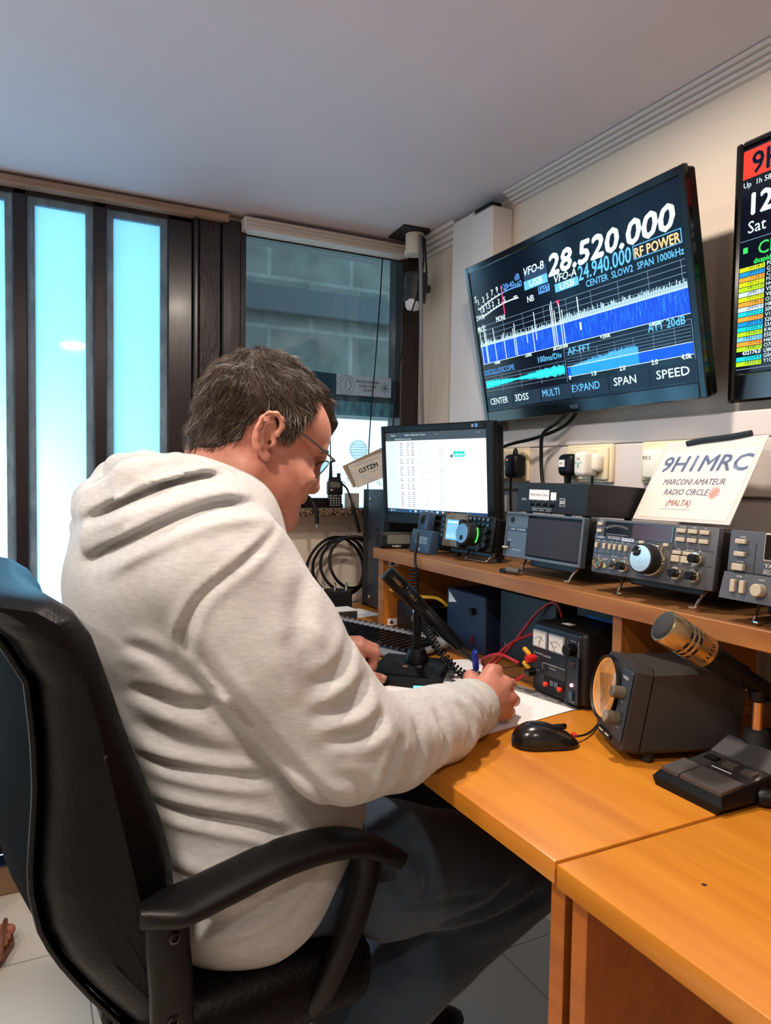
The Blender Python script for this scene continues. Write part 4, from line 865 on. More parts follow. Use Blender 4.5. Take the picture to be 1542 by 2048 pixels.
for y, m_ in ((.0665, red_pl), (.040, black_gloss)):
    MB().use(chrome).lathe((.012, y, 0), (0, 0, 1), [(.006, 0), (.006, .004), (.004, .005)], 16).use(m_).lathe((.012, y, .005), (0, 0, 1), [(.0072, 0), (.0078, .010), (.0068, .018), (.0001, .018)], 20).obj('binding_post', t)
    MB().use(yellow_pl).lathe((.010, y+.006, .014), (-.8, .9, .5), [(.003, 0), (.0045, .004), (.004, .016), (.002, .018)], 12).obj('spade_boot', t)
b = MB().use(black).box(.036, .090, .010, .040, -.002, .0006).obj('terminal_recess', t)
for x in (.045, .083): MB().use(mat('orange_red_tab', 'd83018', .4)).box(x-.005, x+.005, .021, .029, .0006, .009, .002).obj('terminal_tab', t)
for x in (.058, .070): MB().use(panel_b).box(x-.005, x+.005, .024, .034, .0006, .003, .001).obj('terminal_block', t)
MB().use(mat('dark_wine_jack', '2a1418', .3)).lathe((w-.017, .077, .0012), (0, 0, 1), [(.008, 0), (.007, .002), (.003, .002), (.0001, .001)], 20).obj('socket', t)
MB().use(glow('led_pink', (1, .25, .38), 3)).lathe((w-.017, .040, .0012), (0, 0, 1), [(.0032, 0), (.003, .003), (.0001, .0042)], 14).obj('indicator_light', t)
MB().use(mat('slate_rocker', '2c4256', .35)).box(w-.022, w-.012, .013, .030, .0012, .005, .001).obj('power_switch', t)
MB().use(paper).box(.05, .072, h+.004, h+.0046, -.040, -.025).obj('label', t)
for x in (.01, w): MB().use(rubber).cyl((x, .006, -.02), (x, 0, -.02), .007).cyl((x, .006, -d+.02), (x, 0, -d+.02), .007).obj('foot', t)
t = thing('flat_box', 'dark flat unit with a blue edge resting on the two-meter power supply', 'box', F(.965, 1.072, .8785, 0, 0))
MB().use(dark_case).box(.0, .125, 0, .030, -.15, 0, .002).use(mat('blue_edge', '1c4a8c', .3, .5)).box(.03, .12, .002, .007, 0, .0012).obj('case', t)
# dark boxes and leads under the shelf
t = thing('battery_box', 'small black box with two white stickers under the shelf beside the side board', 'box', F(.885, 1.668, DZ, .10, 0))
MB().use(black).box(0, .150, 0, .080, -.10, 0, .004, 2).obj('case', t); MB().use(paper).rect(.075, .090, .055, .066, .0004).rect(.102, .120, .057, .068, .0004).obj('stickers', t)
t = thing('blue_box', 'dark blue equipment box with a warning sticker deep under the shelf', 'box', F(.935, 1.500, DZ, .0, 0))
MB().use(mat('dark_blue_paint', '1a2640', .5)).box(0, .165, 0, .135, -.22, 0, .003).obj('case', t); knob(t, .12, .095, 0, .008, .012, black)
MB().use(paper).add([(.010, .128, .0006), (.010, .100, .0006), (.045, .105, .0006)], [(0, 1, 2)]).obj('sticker', t); MB().use(mat('wine_switch', '5a1020', .4)).box(.11, .122, .02, .036, 0, .003).obj('switch', t)
t = thing('black_box', 'black equipment box in the shade between the blue box and the two-meter supply', 'box', F(.960, 1.315, DZ, 0, 0))
MB().use(dark_case).box(0, .19, 0, .155, -.20, 0, .003).obj('case', t); MB().use(ink_white).text('DC', .02, .03, .0005, .012, bold=.02).obj('lettering', t, 'text')
cable('network_cable', [(.872, 1.680, .846), (.885, 1.655, .842), (.90, 1.62, .838), (.92, 1.585, .838), (.94, 1.55, .838), (.96, 1.53, .815), (.965, 1.52, .77)], .0045, yellow_pl, 'yellow network cable lying over the small black box under the shelf')
redw = mat('red_wire', 'a01420', .35)
cable('red_wire', [(.846, 1.095, .792), (.832, 1.14, .800), (.835, 1.20, .775), (.87, 1.22, .752), (.92, 1.21, .80), (.95, 1.17, .87), (.955, 1.12, .895), (.96, 1.095, .84)], .0032, redw, 'red wire looping high in front of the black box to the two-meter supply')
cable('red_wire', [(.86, 1.08, .776), (.842, 1.12, .748), (.85, 1.18, .745), (.86, 1.23, .744), (.89, 1.26, .745)], .0032, redw, 'red wire lying on the desk below the two-meter supply')
cable('red_wire', [(.87, 1.24, .745), (.90, 1.20, .80), (.93, 1.155, .83), (.95, 1.115, .845)], .003, redw, 'straight red wire slanting up behind the looping red wire')
cable('red_wire', [(.80, 1.70, .746), (.83, 1.62, .745), (.86, 1.56, .746), (.90, 1.52, .748)], .003, redw, 'red wire on the desk behind the keyboard')
t = thing('toggle_box', 'black box with metal toggle switches on top at the window end of the desk', 'switch box', F(.790, 1.985, DZ, 1.2, 0))
MB().use(black).box(0, .100, 0, .060, -.065, 0, .003).obj('case', t)
for k in range(3):
    for z in (-.018, -.046): MB().use(steel).lathe((.016+.034*k, .060, z), (0, 1, 0), [(.005, 0), (.005, .003), (.003, .004), (.0022, .006), (.0030, .020), (.0001, .021)], 12).obj('toggle_switch', t)
t = thing('cable_coil', 'coil of thick black cable leaning on the cream wall under the sill', 'cable', (.925, 2.135, .7405))
for k in range(4):
    c = Vector((.012*k-.01, -.022*k+.02, .105+.008*k)); r = .100-.006*k
    MB().use(black).tube([c+Vector((r*math.cos(a*.1654), .014*math.sin(a*.33+k), r*math.sin(a*.1654))) for a in range(39)], .0048, 8, False).obj('loop', t, 60)
for k, (x, y, z) in enumerate(((.872, 1.6935, .905), (.872, 1.6935, .748))):
    t = thing('warning_label', ('white triangle warning label high on the inner side board of the shelf', 'white triangle warning label low on the inner side board of the shelf')[k], 'label', F(x, y, z, 1.5708, 0), None)
    MB().use(paper).rect(0, .03, 0, .018, 0).obj('label', t); MB().use(ink_black).add([(.005, .004, .0004), (.019, .004, .0004), (.012, .015, .0004)], [(0, 1, 2)]).obj('print', t, 'text')
# round-faced speaker / meter box
M = F(.8086, .8653, .757, -.40, .17); w, h, d = .135, .124, .165
t = thing('round_faced_box', 'dark octagonal box with a glowing amber round glass face on the desk', 'meter', M)
oct_ = [(.0, .046), (.046, .0), (w-.006, 0), (w, .006), (w, h-.008), (w-.008, h), (.036, h), (.0, h-.034)]
taper = mat('grey_brown_painted_steel', '')
b = MB().use(taper).prism(oct_, -.024, 0); vs = [(x, y, -.026) for x, y in oct_]+[(x*.98+.0015, y*.98+.001+d*math.tan(.17), -d) for x, y in oct_]; n = 8
b.add(vs, [tuple(range(n)), tuple(reversed(range(n, 2*n)))]+[(i, n+i, n+(i+1) % n, (i+1) % n) for i in range(n)]).obj('case', t)
bezel = MB().use(black).lathe((.0475, .069, 0), (0, 0, 1), [(.0500, 0), (.0492, .007), (.0478, .008), (.0452, .004), (.0452, -.002)], 48).obj('round_bezel', t)
amber = mat('amber_lit_reflector', '3a2818', .35, .4, emit=.03, ecol=(.95, .38, .10), noise=((14, 30, 20), 3, .3, .7), col2='6e4e30')
MB().use(amber).lathe((.0475, .069, .0005), (0, 0, 1), [(.0448, .0015), (.034, -.007), (.015, -.012), (.0001, -.013)], 48).obj('lit_dish', t, 60)
MB().use(mat('amber_lit_rim', 'b87838', .3, emit=.3, ecol=(1, .45, .12))).lathe((.0475, .069, .001), (0, 0, 1), [(.0448, .001), (.0448, .0035), (.0436, .0035), (.0436, .001)], 48).obj('lit_rim', t)
MB().use(black).lathe((.052, .066, -.010), (0, 0, 1), [(.0055, 0), (.0055, .009), (.0001, .009)], 18).obj('hub', t)
MB().use(mat('amber_filament', 'f0a050', .3, emit=.35, ecol=(1, .5, .16))).tube([(.036, .040, -.004), (.034, .060, -.006), (.036, .098, -.004)], .0022, 8).obj('lamp_filament', t)
gl2 = bpy.data.materials.new('meter_glass'); gl2.use_nodes = True; N = gl2.node_tree.nodes; L_k = gl2.node_tree.links; N.remove(N['Principled BSDF'])
a_, b_, c_ = N.new('ShaderNodeBsdfTransparent'), N.new('ShaderNodeBsdfGlossy'), N.new('ShaderNodeMixShader'); b_.inputs['Roughness'].default_value = .05; c_.inputs[0].default_value = .10
L_k.new(a_.outputs[0], c_.inputs[1]); L_k.new(b_.outputs[0], c_.inputs[2]); L_k.new(c_.outputs[0], N['Material Output'].inputs[0])
MB().use(gl2).lathe((.0475, .069, .004), (0, 0, 1), [(.0450, 0), (.032, .003), (.0001, .004)], 48).obj('glass', t, 60)
pn = MB().use(mat('blue_black_panel', '')).box(.0985, w-.005, .012, h-.010, 0, .004, .002).obj('control_panel', t)
MB().use(ink_white).text('YAESU', .1015, h-.024, .0043, .0058, bold=.03, width=.019).text('TONE', .114, .066, .0043, .003, 'C', .02).text('LEVEL', .114, .029, .0043, .003, 'C', .02).obj('lettering', t, 'text')
k_m = mat('olive_grey_knob', '5c5648', .4)
knob(t, .1125, .080, .004, .0088, .018, k_m); knob(t, .1105, .042, .004, .0095, .020, k_m, cap=mat('dull_grey_cap', '8a867c', .4))
b = MB().use(black).box(.048, .095, .004, .012, 0, .003, .001).use(ink_white).rect(.053, .068, .007, .009, .0032).rect(.076, .090, .007, .009, .0032).obj('slide_switch', t)
for x in (.055, .122):
    for z in (-.045, -d+.03): MB().use(rubber).cyl((x, .002-z*math.tan(.17), z), (x, -.0160-z*math.tan(.17), z), .009).obj('foot', t)
# big base microphone at the right
M = F(.745, .678, DZ, -.02, 0); w, d = .108, .235
t = thing('base_microphone', 'large base microphone with a gold-ringed head at the right edge of the desk', 'microphone', M)
MB().use(black).add([(.006, 0, -.004), (w-.006, 0, -.004), (w-.004, 0, -d), (.004, 0, -d), (0, .010, -.004), (w, .010, -.004), (w, .016, -d), (0, .016, -d), (.006, .019, -.010), (w-.006, .019, -.010), (w-.005, .046, -d+.01), (.005, .046, -d+.01)],
    [(0, 3, 2, 1), (0, 1, 5, 4), (1, 2, 6, 5), (2, 3, 7, 6), (3, 0, 4, 7), (4, 5, 9, 8), (5, 6, 10, 9), (6, 7, 11, 10), (7, 4, 8, 11), (8, 9, 10, 11)]).obj('base', t, 20)
gk = mat('grey_key_plastic', '464141', .45)
def slope(z): return .019+(-z-.010)*.027/(d-.02)
def pad(x0, x1, z0, z1, up, m, name, rise=0): 
    return MB().use(m).add([(x0, slope(z0)-.002, z0), (x1, slope(z0)-.002, z0), (x1, slope(z1)-.002, z1), (x0, slope(z1)-.002, z1), (x0, slope(z0)+up, z0), (x1, slope(z0)+up, z0), (x1, slope(z1)+up+rise, z1), (x0, slope(z1)+up+rise, z1)], [(0, 3, 2, 1), (4, 5, 6, 7), (0, 1, 5, 4), (1, 2, 6, 5), (2, 3, 7, 6), (3, 0, 4, 7)]).obj(name, t)
pad(.008, .036, -.012, -.052, .005, gk, 'lock_key'); pad(.038, w-.008, -.012, -.052, .005, gk, 'talk_key')
pad(.010, w-.008, -.054, -.100, .0015, mat('glossy_grey_plate', '2c2b2d', .12, coat=.5), 'button_plate'); pad(.010, w-.008, -.101, -.135, .003, mat('grey_card_plate', '38383a', .4), 'raised_plate', .012)
for k in range(3): pad(.018+.028*k, .036+.028*k, -.078, -.090, .004, gk if k else black, 'push_button')
MB().use(ink_white).rect(.04, .07, 0, .002, 0).obj('marking', t, 'text', None).matrix_local = Matrix.Translation((0, slope(-.066)+.0018, -.066)) @ Matrix.Rotation(-math.pi/2+.12, 4, 'X')
sx, sz = .042, -.150
MB().use(rubber).lathe((sx, .030, sz), (0, 1, 0), [(.024, 0), (.025, .008), (.022, .012), (.020, .013), (.015, .034), (.010, .036)], 28).obj('stalk_collar', t)
MB().use(mat('copper_chrome_tube', 'c8b0a0', .15, 1)).cyl((sx, .064, sz), (sx, .112, sz), .0082, n=24).obj('stalk', t)
Mi = M.inverted(); jt = Vector((sx, .125, sz)); hd = Mi @ Vector((.757, .676, .951)); ax = hd-jt; L = ax.length
MB().use(black).cyl((sx, .104, sz), (sx, .130, sz), .0115, bev=.002).lathe(jt-ax.normalized()*.03, ax, [(.0001, 0), (.010, .002), (.012, .01), (.0125, .06), (.0165, .03+L*.42), (.0180, .03+L*.5), (.0180, .03+L*.56)], 28).obj('swivel_arm', t)
MB().use(brass).lathe((sx-.012, .118, sz), (-1, 0, 0), [(.006, 0), (.006, .003), (.0001, .0035)], 16).obj('swivel_screw', t)
gold = mat('brushed_pale_gold', 'b8a480', .33, 1); L2 = L*.46; p = jt+ax.normalized()*(L*.54)
pr = [(.0185, 0), (.0215, .003), (.0222, .004), (.0222, L2*.34), (.0225, L2*.36)]
for k in range(3): pr += [(.0225, L2*(.38+.1*k)), (.0203, L2*(.385+.1*k)), (.0203, L2*(.435+.1*k)), (.0228, L2*(.44+.1*k)), (.0228, L2*(.47+.1*k))]
pr += [(.0228, L2*.70), (.0228, L2*.97), (.0215, L2*1.0), (.0195, L2*1.0)]
MB().use(gold).lathe(p, ax, pr, 40).obj('head', t, 30)
b = MB().use(ink_black); q = ax.normalized(); a1 = q.orthogonal().normalized(); a2 = q.cross(a1)
for r in range(3):
    for k in range(8):
        for j in range(1):
            an = k*math.pi/4+.2; cpos = p+q*(L2*(.41+.1*r)); b.tube([cpos+(a1*math.cos(an+s)+a2*math.sin(an+s))*.0206 for s in (-.22, -.1, .1, .22)], L2*.022, 6)
b.obj('vent_slots', t)
MB().use(mat('dark_foam_mesh', '26282c', .8, bump=((900,)*3, .6, .001))).lathe(p+q*L2, ax, [(.0195, -.002), (.0190, .001), (.014, .004), (.0001, .0055)], 32).obj('foam_front', t, 60)
b = MB().use(ink_black); vwr = (Vector((-.6, -.75, .3))); vl = (Mi.to_3x3() @ vwr).normalized(); vl = (vl-q*vl.dot(q)).normalized(); sd = q.cross(vl)
for k, ch in enumerate('YAESU'):
    an = (k-2)*.27-.15; o_ = vl*math.cos(an)+sd*math.sin(an); tg = q.cross(o_)
    Mt = Matrix(((tg.x, q.x, o_.x, 0), (tg.y, q.y, o_.y, 0), (tg.z, q.z, o_.z, 0), (0, 0, 0, 1))); Mt.translation = p+q*(L2*.12)+o_*.0226
    b.text(ch, 0, 0, 0, .0072, 'C', .02, M=Mt)
b.obj('lettering', t, 'text')
t = thing('cable_connector', 'black and brass screw plug lying on the desk by the right edge', 'connector', F(.822, .566, DZ, .9, 0))
MB().use(black).lathe((-.010, .011, 0), (1, 0, 0), [(.0001, 0), (.008, .0), (.0105, .004), (.0105, .016), (.009, .018)], 22).use(brass).lathe((.008, .011, 0), (1, 0, 0), [(.0085, 0), (.0110, .001), (.0110, .006), (.009, .007), (.0085, .022), (.0070, .024), (.007, .04), (.0001, .04)], 22).obj('barrel', t)
# ================================================================ the seated man: signed-distance sculpting, one skin surface
class Sdf:
    def __init__(s, xs, ys, zs):
        s.ax = [np.asarray(a, np.float32) for a in (xs, ys, zs)]; s.F = np.full([len(a) for a in s.ax], .08, np.float32)
    def op(s, fn, lo, hi, k=.01, mode='u'):
        sl = []
        for a, l, h in zip(s.ax, lo, hi):
            i = max(np.searchsorted(a, l)-1, 0); j = min(np.searchsorted(a, h)+1, len(a))
            if j <= i: return s
            sl.append(slice(i, j))
        X, Y, Z = s.ax[0][sl[0]][:, None, None], s.ax[1][sl[1]][None, :, None], s.ax[2][sl[2]][None, None, :]
        d = fn(X, Y, Z).astype(np.float32); f = s.F[tuple(sl)]
        if mode == 'u': h = np.maximum(k-np.abs(f-d), 0)/k; f = np.minimum(f, d)-h*h*k*.25
        elif mode == 's': d = -d; h = np.maximum(k-np.abs(f-d), 0)/k; f = np.maximum(f, d)+h*h*k*.25
        elif mode == 'i': h = np.maximum(k-np.abs(f-d), 0)/k; f = np.maximum(f, d)+h*h*k*.25
        elif mode == '+': f = f+d
        s.F[tuple(sl)] = f; return s
    def cone(s, a, b, ra, rb, k=.01, mode='u', fr=None, m=.035):
        a = np.array(a, float); b = np.array(b, float)
        if fr is not None: a = fr[0] @ a+fr[1]; b = fr[0] @ b+fr[1]
        ab = b-a; L = max(ab @ ab, 1e-9)
        def fn(X, Y, Z):
            x, y, z = X-a[0], Y-a[1], Z-a[2]; t = np.clip((x*ab[0]+y*ab[1]+z*ab[2])/L, 0, 1)
            return np.sqrt((x-t*ab[0])**2+(y-t*ab[1])**2+(z-t*ab[2])**2)-(ra+(rb-ra)*t)
        R = max(ra, rb)+m+k; return s.op(fn, np.minimum(a, b)-R, np.maximum(a, b)+R, k, mode)
    def chain(s, pts, k=.01, mode='u', fr=None, m=.035):
        for (a, ra), (b, rb) in zip(pts[:-1], pts[1:]): s.cone(a, b, ra, rb, k, mode, fr, m)
        return s
    def ell(s, c, r, k=.01, mode='u', fr=None, R=None, m=.035):
        c = np.array(c, float); A = np.eye(3) if R is None else np.array(R)
        if fr is not None: c = fr[0] @ c+fr[1]; A = fr[0] @ A
        r = np.array(r, float)
        def fn(X, Y, Z):
            x, y, z = X-c[0], Y-c[1], Z-c[2]; q = [(A[0, i]*x+A[1, i]*y+A[2, i]*z) for i in range(3)]
            k0 = np.sqrt(sum((q[i]/r[i])**2 for i in range(3))); k1 = np.sqrt(sum((q[i]/r[i]**2)**2 for i in range(3)))
            return k0*(k0-1)/np.maximum(k1, 1e-6)
        B = np.abs(A) @ r+m+k; return s.op(fn, c-B, c+B, k, mode)
    def crease(s, pts, w, dep, ylim, near=True):
        """a cloth fold drawn on the side of the body: pts are (x, z)"""
        P = [np.array(p, float) for p in spline([(x, 0, z) for x, z in pts], 5)]; P = np.array([(p[0], p[2]) for p in P])
        lo, hi = P.min(0)-4*w, P.max(0)+4*w; tt = np.linspace(0, 1, len(P))
        def fn(X, Y, Z):
            best = np.full(np.broadcast_shapes(X.shape, Z.shape), 1e9, np.float32); tb = np.zeros_like(best)
            for i in range(len(P)-1):
                ab = P[i+1]-P[i]; L = max(ab @ ab, 1e-9); t = np.clip(((X-P[i, 0])*ab[0]+(Z-P[i, 1])*ab[1])/L, 0, 1)
                d = (X-P[i, 0]-t*ab[0])**2+(Z-P[i, 1]-t*ab[1])**2; q = d < best; best = np.where(q, d, best); tb = np.where(q, tt[i]+(tt[i+1]-tt[i])*t, tb)
            r = np.sqrt(best); e = np.clip(np.minimum(tb, 1-tb)*5, 0, 1)
            v = dep*e*(np.exp(-(r/w)**2)-.55*np.exp(-((r-2.0*w)/(1.1*w))**2))
            return v*np.ones_like(Y)
        a, b = (-9, ylim) if near else (ylim, 9)
        return s.op(fn, (lo[0], a, lo[1]), (hi[0], b, hi[1]), .01, '+')
    def mesh(s, mats_, name, parent=None, smooth=80, M=None):
        F = s.F; S_ = F < 0; n = [d-1 for d in F.shape]
        c = np.zeros(n, np.uint8)
        offs = [(i, j, k) for i in (0, 1) for j in (0, 1) for k in (0, 1)]
        def cor(A, o): return A[o[0]:o[0]+n[0], o[1]:o[1]+n[1], o[2]:o[2]+n[2]]
        for o in offs: c += cor(S_, o)
        act = (c > 0) & (c < 8); I = np.argwhere(act); idx = np.full(n, -1, np.int32); idx[act] = np.arange(len(I))
        fv = np.stack([F[I[:, 0]+o[0], I[:, 1]+o[1], I[:, 2]+o[2]] for o in offs], 1); pos = np.zeros((len(I), 3)); cnt = np.zeros(len(I)); O = np.array(offs)
        for a in range(8):
            for b in range(a+1, 8):
                if np.abs(O[a]-O[b]).sum() != 1: continue
                x = (fv[:, a] < 0) != (fv[:, b] < 0); t = np.where(x, fv[:, a]/np.where(x, fv[:, a]-fv[:, b], 1), 0)
                pos += x[:, None]*(O[a]+t[:, None]*(O[b]-O[a])); cnt += x
        pos /= cnt[:, None]; V = np.zeros_like(pos)
        for d in range(3): A = s.ax[d]; V[:, d] = A[I[:, d]]+pos[:, d]*(A[I[:, d]+1]-A[I[:, d]])
        Q = []
        for d in range(3):
            e, f = (d+1) % 3, (d+2) % 3
            s0 = [slice(None)]*3; s1 = [slice(None)]*3; s0[d] = slice(0, -1); s1[d] = slice(1, None)
            A, B = S_[tuple(s0)], S_[tuple(s1)]; sl = [slice(None)]*3; sl[e] = slice(1, -1); sl[f] = slice(1, -1)
            X = np.argwhere((A != B)[tuple(sl)])
            if not len(X): continue
            X[:, e] += 1; X[:, f] += 1; fl = A[X[:, 0], X[:, 1], X[:, 2]]
            def g(de, df):
                Y = X.copy(); Y[:, e] -= de; Y[:, f] -= df; return idx[Y[:, 0], Y[:, 1], Y[:, 2]]
            q = np.stack([g(1, 1), g(0, 1), g(0, 0), g(1, 0)], 1); q[~fl] = q[~fl][:, ::-1]; Q.append(q)
        Q = np.concatenate(Q); Q = Q[(Q >= 0).all(1)]
        me = bpy.data.meshes.new(name); me.from_pydata(V.tolist(), [], Q.tolist())
        for m in mats_: me.materials.append(m)
        me.polygons.foreach_set('use_smooth', [True]*len(me.polygons)); me.update()
        o = bpy.data.objects.new(name, me); COL.objects.link(o)
        if parent is not None: o.parent = parent; o.matrix_parent_inverse = parent.matrix_world.inverted()
        return o
def axis(segs):
    """grid lines: (from, to, step) runs"""
    out = []
    for a, b, h in segs: out += list(np.arange(a, b-h*.3, h))
    return np.array(out+[segs[-1][1]])
HP = math.radians(19); HO = np.array((.31, 1.055, 1.185))
HR = np.array(((math.cos(HP), 0, math.sin(HP)), (0, 1, 0), (-math.sin(HP), 0, math.cos(HP)))); HF = (HR, HO)
skin = mat('fair_skin', 'c08874', .45, noise=((26,)*3, 4, .35, .7), col2='b06e5f', bump=((420,)*3, .12, .0006), sss=.12, spec=.4)
pers = thing('person', 'seated man in grey hoodie and jeans bent over the desk writing', 'person', (.22, 1.055, 0))
pers.matrix_world = Matrix.Translation((.22, 1.055, 0)); bpy.context.view_layer.update()

def skull(B, g=0):
    B.ell((-.004, 0, .050), (.089+g, .074+g, .085+g), .01, fr=HF); B.ell((.040, 0, .043), (.073+g, .064+g, .062+g), .02, fr=HF)
def head(B):
    skull(B); B.ell((.045, 0, -.028), (.054, .062, .068), .02, fr=HF)
    B.cone((-.030, 0, -.01), (-.022, 0, -.11), .060, .060, .02, fr=HF); B.cone((.0, 0, -.06), (-.030, 0, -.15), .058, .080, .03, fr=HF)
    for s in (1, -1):
        B.cone((.0, s*.050, -.040), (.068, s*.020, -.078), .026, .025, .02, fr=HF); B.ell((.048, s*.040, -.036), (.042, .032, .040), .018, fr=HF)
        B.cone((.094, s*.032, .024), (.106, s*.010, .021), .0095, .0085, .012, fr=HF)
        B.ell((.102, s*.032, .003), (.020, .017, .013), .012, 's', fr=HF)
        B.ell((.078, s*.032, .002), (.0135, .0145, .0125), .004, fr=HF); B.cone((.0885, s*.020, -.002), (.0855, s*.043, -.003), .0042, .0040, .004, fr=HF)
        B.ell((.085, s*.036, -.022), (.016, .020, .012), .012, fr=HF)
    B.cone((.104, 0, .012), (.1125, 0, -.024), .0085, .0105, .010, fr=HF); B.ell((.112, 0, -.027), (.0105, .0115, .0095), .006, fr=HF)
    for s in (1, -1):
        B.ell((.101, s*.0125, -.029), (.0105, .0068, .0075), .006, fr=HF); B.ell((.108, s*.0065, -.0385), (.0055, .0036, .004), .003, 's', fr=HF)
    B.ell((.090, 0, -.048), (.018, .024, .014), .012, fr=HF); B.chain([((.091, -.022, -.055), .0045), ((.100, 0, -.0525), .0058), ((.091, .022, -.055), .0045)], .005, fr=HF)
    B.chain([((.089, -.020, -.062), .0045), ((.0965, 0, -.0635), .0066), ((.089, .020, -.062), .0045)], .005, fr=HF)
    B.chain([((.095, -.026, -.0585), .0016), ((.1055, 0, -.0580), .0018), ((.095, .026, -.0585), .0016)], .003, 's', fr=HF)
    B.ell((.083, 0, -.088), (.0205, .026, .019), .016, fr=HF); B.ell((.038, 0, -.086), (.052, .054, .030), .025, fr=HF); B.ell((.094, 0, -.0725), (.008, .02, .0045), .008, 's', fr=HF)
    B.crease([(float(q[0]), float(q[2])) for q in (HR @ np.array(p)+HO for p in ((.082, 0, -.030), (.079, 0, -.047), (.074, 0, -.062)))], .004, .0012, 1.02)
    for s in (1, -1):                                    # ears
        e = lambda x, y, z: (x, s*y, z)
        B.ell(e(-.009, .079, .011), (.0165, .0065, .029), .006, fr=HF); B.cone(e(-.004, .070, .010), e(-.004, .078, .006), .014, .012, .006, fr=HF)
        hx = [(.008, .083, .016), (.0105, .084, .028), (.006, .085, .038), (-.004, .087, .0425), (-.015, .0895, .0385), (-.0225, .0915, .028), (-.0245, .0915, .014), (-.020, .089, .001), (-.012, .086, -.010), (-.003, .083, -.018)]
        B.chain([(e(*p), .0036) for p in hx], .003, fr=HF, m=.012)
        B.ell(e(.003, .082, -.018), (.0068, .0045, .0075), .004, fr=HF)
        B.ell(e(-.010, .092, .030), (.0105, .0065, .0068), .003, 's', fr=HF); B.ell(e(-.003, .092, .006), (.0085, .0095, .0115), .004, 's', fr=HF); B.ell(e(.002, .086, .002), (.0035, .012, .0045), .002, 's', fr=HF)
        B.chain([(e(-.003, .0855, .030), .0022), (e(-.0145, .0885, .024), .0030), (e(-.0155, .0880, .010), .0030), (e(-.010, .086, -.003), .0028), (e(-.001, .084, -.009), .0026)], .003, fr=HF, m=.012)
        B.ell(e(.0075, .0825, .003), (.0036, .0045, .0058), .003, fr=HF)
def finger(B, pts, rs, k=.003):
    B.chain(list(zip(pts, rs)), k, m=.012)
def hand_right(B):
    W = (.630, .924, .787)
    mcp = [(.684, .956, .827), (.701, .946, .808), (.707, .941, .785), (.699, .941, .763)]
    B.cone((.50, .865, .795), W, .034, .0255, .01)
    for m_, r in zip(mcp, (.0135, .0135, .0130, .0125)): B.cone(W, m_, .022, r, .016, m=.012)
    B.ell((.664, .945, .766), (.026, .019, .018), .012); B.ell((.668, .962, .795), (.022, .016, .022), .012)
    f = [[mcp[0], (.716, .986, .818), (.712, 1.010, .798), (.702, 1.013, .778)], [mcp[1], (.737, .976, .795), (.724, 1.003, .780), (.706, 1.006, .772)],
         [mcp[2], (.740, .968, .770), (.724, .993, .760), (.704, .990, .756)], [mcp[3], (.728, .963, .753), (.715, .983, .751), (.697, .980, .751)]]
    for q, r in zip(f, (1, 1, .96, .86)): finger(B, q, [.0118*r, .0102*r, .0092*r, .0080*r])
    for m_ in mcp: B.ell((m_[0]+.002, m_[1]-.003, m_[2]), (.0125, .0115, .0115), .006)
    finger(B, [(.642, .952, .806), (.664, .986, .812), (.686, 1.006, .800), (.700, 1.014, .781)], [.0150, .0125, .0110, .0090])
    for m_ in mcp[1:3]:                                  # tendons on the back of the hand
        a = np.array(W)+np.array((.012, -.019, .004)); b = np.array(m_)+np.array((-.008, -.011, .0)); B.cone(a, b, .0022, .0030, .006, m=.01)
    B.cone((.652, .915, .772), (.690, .929, .775), .0018, .0022, .005, m=.01)
def hand_left(B):
    W = (.528, 1.268, .802); B.cone((.44, 1.33, .80), W, .034, .0265, .01)
    mcp = [(.578, 1.238, .816), (.585, 1.258, .820), (.580, 1.279, .816), (.571, 1.297, .807)]
    for m_, r in zip(mcp, (.0135, .0135, .0130, .0120)): B.cone(W, m_, .023, r, .016, m=.012)
    B.ell((.565, 1.25, .795), (.030, .030, .018), .012)
    pip = [(.609, 1.233, .802), (.618, 1.257, .805), (.613, 1.280, .801), (.602, 1.299, .793)]; dip = [(.604, 1.236, .777), (.609, 1.259, .778), (.604, 1.280, .776), (.595, 1.298, .772)]
    for a, b, c, r in zip(mcp, pip, dip, (1, 1.02, .98, .86)): finger(B, [a, b, c, (c[0]-.018, c[1], c[2]-.004)], [.0122*r, .0108*r, .0098*r, .0085*r])
    finger(B, [(.545, 1.240, .790), (.570, 1.224, .772), (.597, 1.218, .760), (.616, 1.220, .7555)], [.0165, .0130, .0115, .0098])
B = Sdf(axis([(-.02, .17, .010), (.17, .50, .0022), (.50, .76, .002), (.76, .98, .012)]), axis([(.66, .90, .012), (.90, 1.32, .002), (1.32, 1.48, .012)]),
        axis([(.0, .735, .014), (.735, .865, .002), (.865, 1.03, .008), (1.03, 1.345, .0022)]))
head(B); hand_right(B); hand_left(B)
B.ell((.262, 1.055, .68), (.10, .18, .15), .05, m=.06); B.ell((.25, 1.055, .85), (.12, .17, .20), .05, m=.06); B.ell((.20, 1.055, 1.0), (.12, .18, .12), .06, m=.06)
B.chain([((.22, .90, 1.00), .055), ((.365, .80, .805), .045), ((.50, .865, .795), .034)], .02, m=.05); B.chain([((.23, 1.22, 1.00), .055), ((.36, 1.36, .81), .045), ((.44, 1.33, .80), .034)], .02, m=.05)
B.chain([((.24, .93, .60), .065), ((.70, .92, .515), .045), ((.40, .945, .275), .034), ((.36, .945, .20), .034)], .03, m=.06); B.chain([((.24, 1.19, .60), .065), ((.70, 1.17, .515), .045), ((.60, 1.19, .12), .034), ((.66, 1.19, .06), .034)], .03, m=.06)
B.mesh([skin], 'body', pers)
B = None
nail = mat('finger_nail', 'd8a494', .3)
